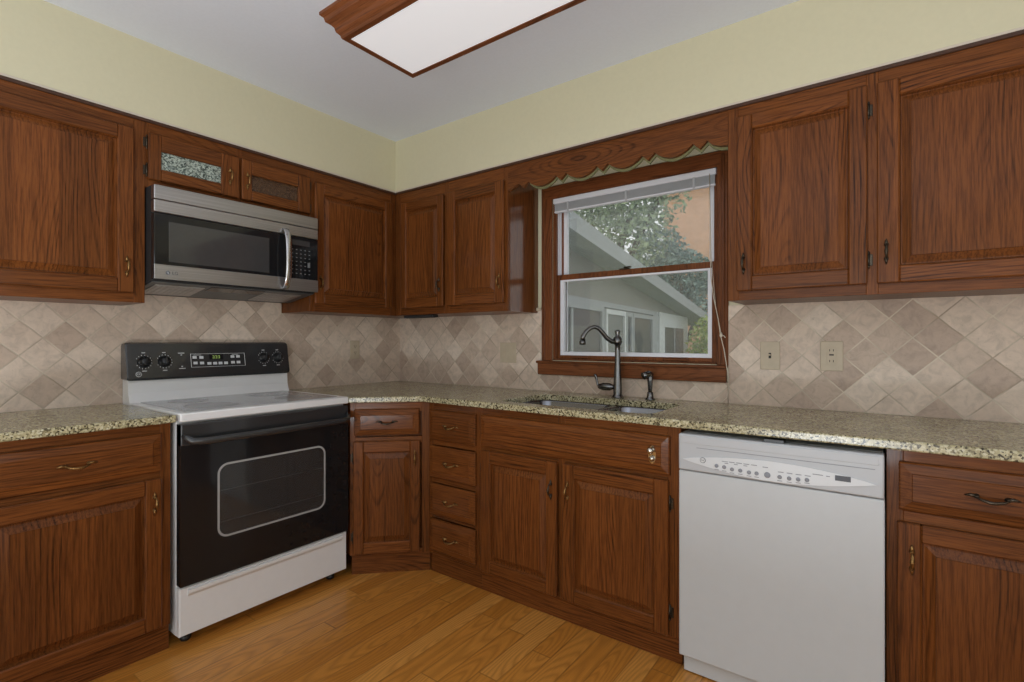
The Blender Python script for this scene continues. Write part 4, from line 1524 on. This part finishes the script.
for x, z, rr in ((2.368, 0.771, .0065), (2.393, 0.770, .0065), (2.418, 0.766, .0065), (2.444, 0.766, .0065), (2.471, 0.764, .0065), (2.494, 0.764, .0065), (2.526, 0.764, .0095), (2.562, 0.763, .0065), (2.589, 0.763, .0065), (2.614, 0.764, .0065), (2.638, 0.766, .0065)):
    q = MB(o)
    q.lathe([(rr, 0), (rr, 0.0015), (rr * 0.8, 0.0025), (rr * 0.3, 0.0025)], (x, -0.6535, z), '-y', 0, 14)
    q.build('button', 'ink_light' if 'ink_light' in M else 'grey_plastic', cp_)
M['ink_light'] = plain('faded_ink', s2l(140, 143, 150), 0.6)
q = MB(o)
for x, z, w in ((2.395, 0.789, .010), (2.417, 0.7895, .009), (2.440, 0.790, .009), (2.463, 0.790, .009), (2.486, 0.790, .009), (2.52, 0.788, .008), (2.40, 0.7835, .006), (2.43, 0.784, .006), (2.46, 0.784, .006), (2.565, 0.779, .008), (2.590, 0.779, .008), (2.615, 0.779, .008), (2.64, 0.779, .008), (2.667, 0.787, .014), (2.694, 0.786, .005)):
    q.box(x - w, x + w, -0.6541, -0.6534, z - 0.0012, z + 0.0012)
for x, z in ((2.368, 0.758), (2.393, 0.757), (2.418, 0.754), (2.444, 0.754), (2.471, 0.752), (2.494, 0.752), (2.562, 0.751), (2.589, 0.751), (2.614, 0.753), (2.638, 0.756)):
    q.box(x - 0.007, x + 0.007, -0.6541, -0.6534, z - 0.001, z + 0.001)
q.build('button_legend', 'ink_light', cp_)['kind'] = 'stuff'
b = MB(o)
b.box(2.712, 2.752, -0.6545, -0.6530, 0.777, 0.793, 0)
b.build('display', 'ink', cp_)
badge(cp_, (2.322 - o[0], -0.6535, 0.7835), (0, 0, 0), 0.0095, ('ink', 'white'))
b = MB(o)
b.box(2.512, 2.572, -0.640, -0.605, 0.868, 0.8785, 0, 0.001)
b.build('latch', 'black', r)
b = MB(o)
b.box(X0_ + 0.008, X1_ - 0.006, -0.612, -0.598, 0.004, 0.085, 0, 0.002)
b.build('kick_plate', 'white_plastic', r)

# ------------------------------------------------------------------ ceiling light
zb_, zt_ = 2.380, ZC
x0, x1, y0, y1 = 1.124, 2.350, -1.272, -0.902
r = thing('ceiling_light', 'long boxed ceiling light with oak moulding frame and white diffuser', 'ceiling light', ((x0 + x1) / 2, (y0 + y1) / 2, zb_))
o = ((x0 + x1) / 2, (y0 + y1) / 2, zb_)
prof = [(0.0, 0.0), (0.004, 0.012), (0.016, 0.024), (0.020, 0.040), (0.030, 0.052), (0.044, 0.060), (0.048, 0.076), (0.060, 0.086), (0.060, zt_ - zb_ - 0.0005)]
def rect_at(off, z):
    return [(x0 - off, y0 - off, z), (x1 + off, y0 - off, z), (x1 + off, y1 + off, z), (x0 - off, y1 + off, z)]
b = MB(o)
rings = [rect_at(-0.022, zb_ + 0.020), rect_at(-0.022, zb_)] + [rect_at(p_[0], zb_ + p_[1]) for p_ in prof]
b.loft(rings, 0, False, False)
b.build('moulding_frame', 'wood_h_dark' if 'wood_h_dark' in M else 'trim_h', r)
b = MB(o)
b.box(x0 + 0.021, x1 - 0.021, y0 + 0.021, y1 - 0.021, zb_ + 0.004, zb_ + 0.008)
b.build('diffuser', 'diffuser', r)

# ------------------------------------------------------------------ outdoors
b = MB()
b.box(-40, 40, 0.6, 60, -0.75, -0.65)
struct(b.build('ground', 'grass'))
# neighbouring wing seen through the window; local x runs along its wall, -y faces the kitchen
ang = math.atan2(0.994, -0.1093)
r = thing('garden_house', 'low grey house wing with sloping roof edge and porch windows outside', 'house', (0.0, 0.0, -0.65), ang)
o = (0, 0, -0.65)
def zr(s_):
    return 2.589 - 0.087 * (s_ - 2.35)
b = MB(o)
b.prism([(1.6, -0.65), (9.95, -0.65), (9.95, zr(9.95) - 0.10), (1.6, zr(1.6) - 0.10)], 'y', 0.0, 2.2)
wl = b.build('wall', 'ext_wall', r)
b = MB(o)
b.prism([(1.2, zr(1.2) - 0.20), (11.3, zr(11.3) - 0.20), (11.3, zr(11.3)), (1.2, zr(1.2))], 'y', -0.35, 2.5)
rf = b.build('roof', ['roof'], r)
b = MB(o)
b.prism([(1.2, zr(1.2) - 0.215), (11.3, zr(11.3) - 0.215), (11.3, zr(11.3) - 0.02), (1.2, zr(1.2) - 0.02)], 'y', -0.38, -0.35)
b.build('fascia', 'ext_trim', r)
b = MB(o)
b.box(1.6, 7.0, -0.05, 0.0, 1.68, 1.755)
b.box(6.68, 7.10, -0.05, 0.0, -0.65, 1.68)
b.build('porch_beam', 'ext_trim', r)
def extwin(name, s0, s1, z0, z1, frame_m, glass_m, mull=0):
    q = MB(o)
    t_ = 0.07
    q.box(s0, s0 + t_, -0.06, 0.0, z0, z1)
    q.box(s1 - t_, s1, -0.06, 0.0, z0, z1)
    q.box(s0 + t_, s1 - t_, -0.06, 0.0, z0, z0 + t_)
    q.box(s0 + t_, s1 - t_, -0.06, 0.0, z1 - t_, z1)
    for k in range(mull):
        xm = s0 + (s1 - s0) * (k + 1) / (mull + 1)
        q.box(xm - 0.03, xm + 0.03, -0.05, 0.0, z0, z1)
    w_ = q.build(name, frame_m, r)
    q = MB(o)
    q.box(s0 + t_, s1 - t_, -0.03, -0.02, z0 + t_, z1 - t_)
    q.build('pane', glass_m, w_)
extwin('window', 1.9, 4.05, 0.0, 1.68, 'ext_trim', 'ext_glass', 1)
extwin('window', 4.15, 5.05, 0.0, 1.66, 'ext_white', 'ext_pale')
extwin('window', 5.07, 5.40, 0.0, 1.66, 'ext_trim', 'ext_glass')
extwin('window', 5.42, 6.66, 0.0, 1.66, 'ext_trim', 'ext_glass')
b = MB(o)
b.box(7.13, 9.72, -0.05, 0.0, -0.45, 1.76)
dr = b.build('door', 'ext_white', r)
b = MB(o)
b.box(7.55, 8.35, -0.056, -0.045, 0.35, 1.48)
b.box(8.42, 9.22, -0.056, -0.045, 0.35, 1.48)
b.build('pane', 'ext_glass', dr)

# pale peach house beyond the trees
r = thing('peach_house', 'peach stucco house glimpsed between the trees outside', 'house', (-0.3, 17.0, -0.65))
o = (-0.3, 17.0, -0.65)
b = MB(o)
b.box(-3.55, 3.2, 15.0, 21.0, -0.65, 6.6)
b.build('wall', 'stucco', r)
b = MB(o)
b.prism([(-3.9, 6.6), (3.6, 6.6), (-0.2, 8.3)], 'y', 14.6, 21.4)
b.build('roof', 'roof', r)
b = MB(o)
b.box(-0.6, 0.6, 14.95, 15.0, 3.4, 4.8)
b.build('window', 'ext_glass', r)


def foliage(b, cx, cy, cz, rx, ry, rz, n, size, rnd, shell=0.55):
    for _ in range(n):
        while True:
            v = Vector((rnd.uniform(-1, 1), rnd.uniform(-1, 1), rnd.uniform(-1, 1)))
            if shell < v.length < 1:
                break
        c = Vector((cx + v.x * rx, cy + v.y * ry, cz + v.z * rz))
        d1 = Vector((rnd.uniform(-1, 1), rnd.uniform(-1, 1), rnd.uniform(-1, 1))).normalized()
        d2 = d1.cross(Vector((rnd.uniform(-1, 1), rnd.uniform(-1, 1), rnd.uniform(-1, 1)))).normalized()
        s_ = size * rnd.uniform(0.6, 1.3)
        P = [c - d1 * s_, c + d2 * s_ * 0.45, c + d1 * s_, c - d2 * s_ * 0.45]
        b.bm.faces.new([b.bm.verts.new(p_) for p_ in P])


def tree(name, label, x, y, h, blobs, leafmat, n, size, trunk_r, seed, cat='tree', zb=-0.65):
    rnd = random.Random(seed)
    r = thing(name, label, cat, (x, y, zb))
    o = (x, y, zb)
    b = MB(o)
    b.tube([(x, y, zb), (x + 0.05, y, zb + h * 0.25), (x - 0.04, y, zb + h * 0.5), (x, y, zb + h * 0.8)], [trunk_r, trunk_r * 0.8, trunk_r * 0.6, trunk_r * 0.25], 0, 10)
    for bl_ in blobs:
        b.tube([(x, y, zb + h * 0.35), ((x + bl_[0]) / 2, (y + bl_[1]) / 2, (bl_[2] + zb + h * 0.4) / 2 + 0.2), (bl_[0], bl_[1], bl_[2])], [trunk_r * 0.5, trunk_r * 0.35, trunk_r * 0.1], 0, 6)
    b.build('trunk' if cat == 'tree' else 'stems', 'bark', r)
    b = MB(o)
    tot = sum(q[3] * q[4] * q[5] for q in blobs)
    for q in blobs:
        foliage(b, *q, int(n * q[3] * q[4] * q[5] / tot), size, rnd)
    b.build('crown' if cat == 'tree' else 'foliage', leafmat, r, recalc=False)
    return r
tree('leafy_tree', 'tall green tree filling the upper window beyond the roof', -4.2, 11.4, 6.0,
     [(-3.6, 9.6, 5.6, 2.3, 1.6, 2.0), (-2.0, 9.2, 5.0, 1.3, 1.2, 1.3), (-1.5, 9.0, 5.9, 1.4, 1.2, 0.9), (-3.0, 9.6, 3.9, 1.7, 1.2, 1.2), (-0.7, 9.0, 5.7, 0.8, 0.8, 0.5)],
     'leaf', 11000, 0.080, 0.22, 3)
tree('leafy_tree', 'blue-green tree behind the low roof edge, lower in the window', -1.6, 11.0, 4.2,
     [(-1.9, 11.5, 2.9, 1.0, 0.8, 0.9), (-1.0, 11.6, 2.3, 0.9, 0.8, 0.8), (-2.6, 12.0, 3.4, 1.0, 0.9, 1.1)],
     'leaf_blue', 7000, 0.075, 0.13, 5)
tree('garden_shrub', 'yellow-green shrub beyond the white porch door', -0.15, 9.0, 1.9,
     [(-0.40, 9.3, 0.9, 0.5, 0.7, 0.9), (-0.05, 9.0, 0.6, 0.7, 0.6, 0.9), (0.3, 8.6, 0.3, 0.6, 0.5, 0.8)],
     'leaf_yellow', 5000, 0.055, 0.05, 9, 'shrub')
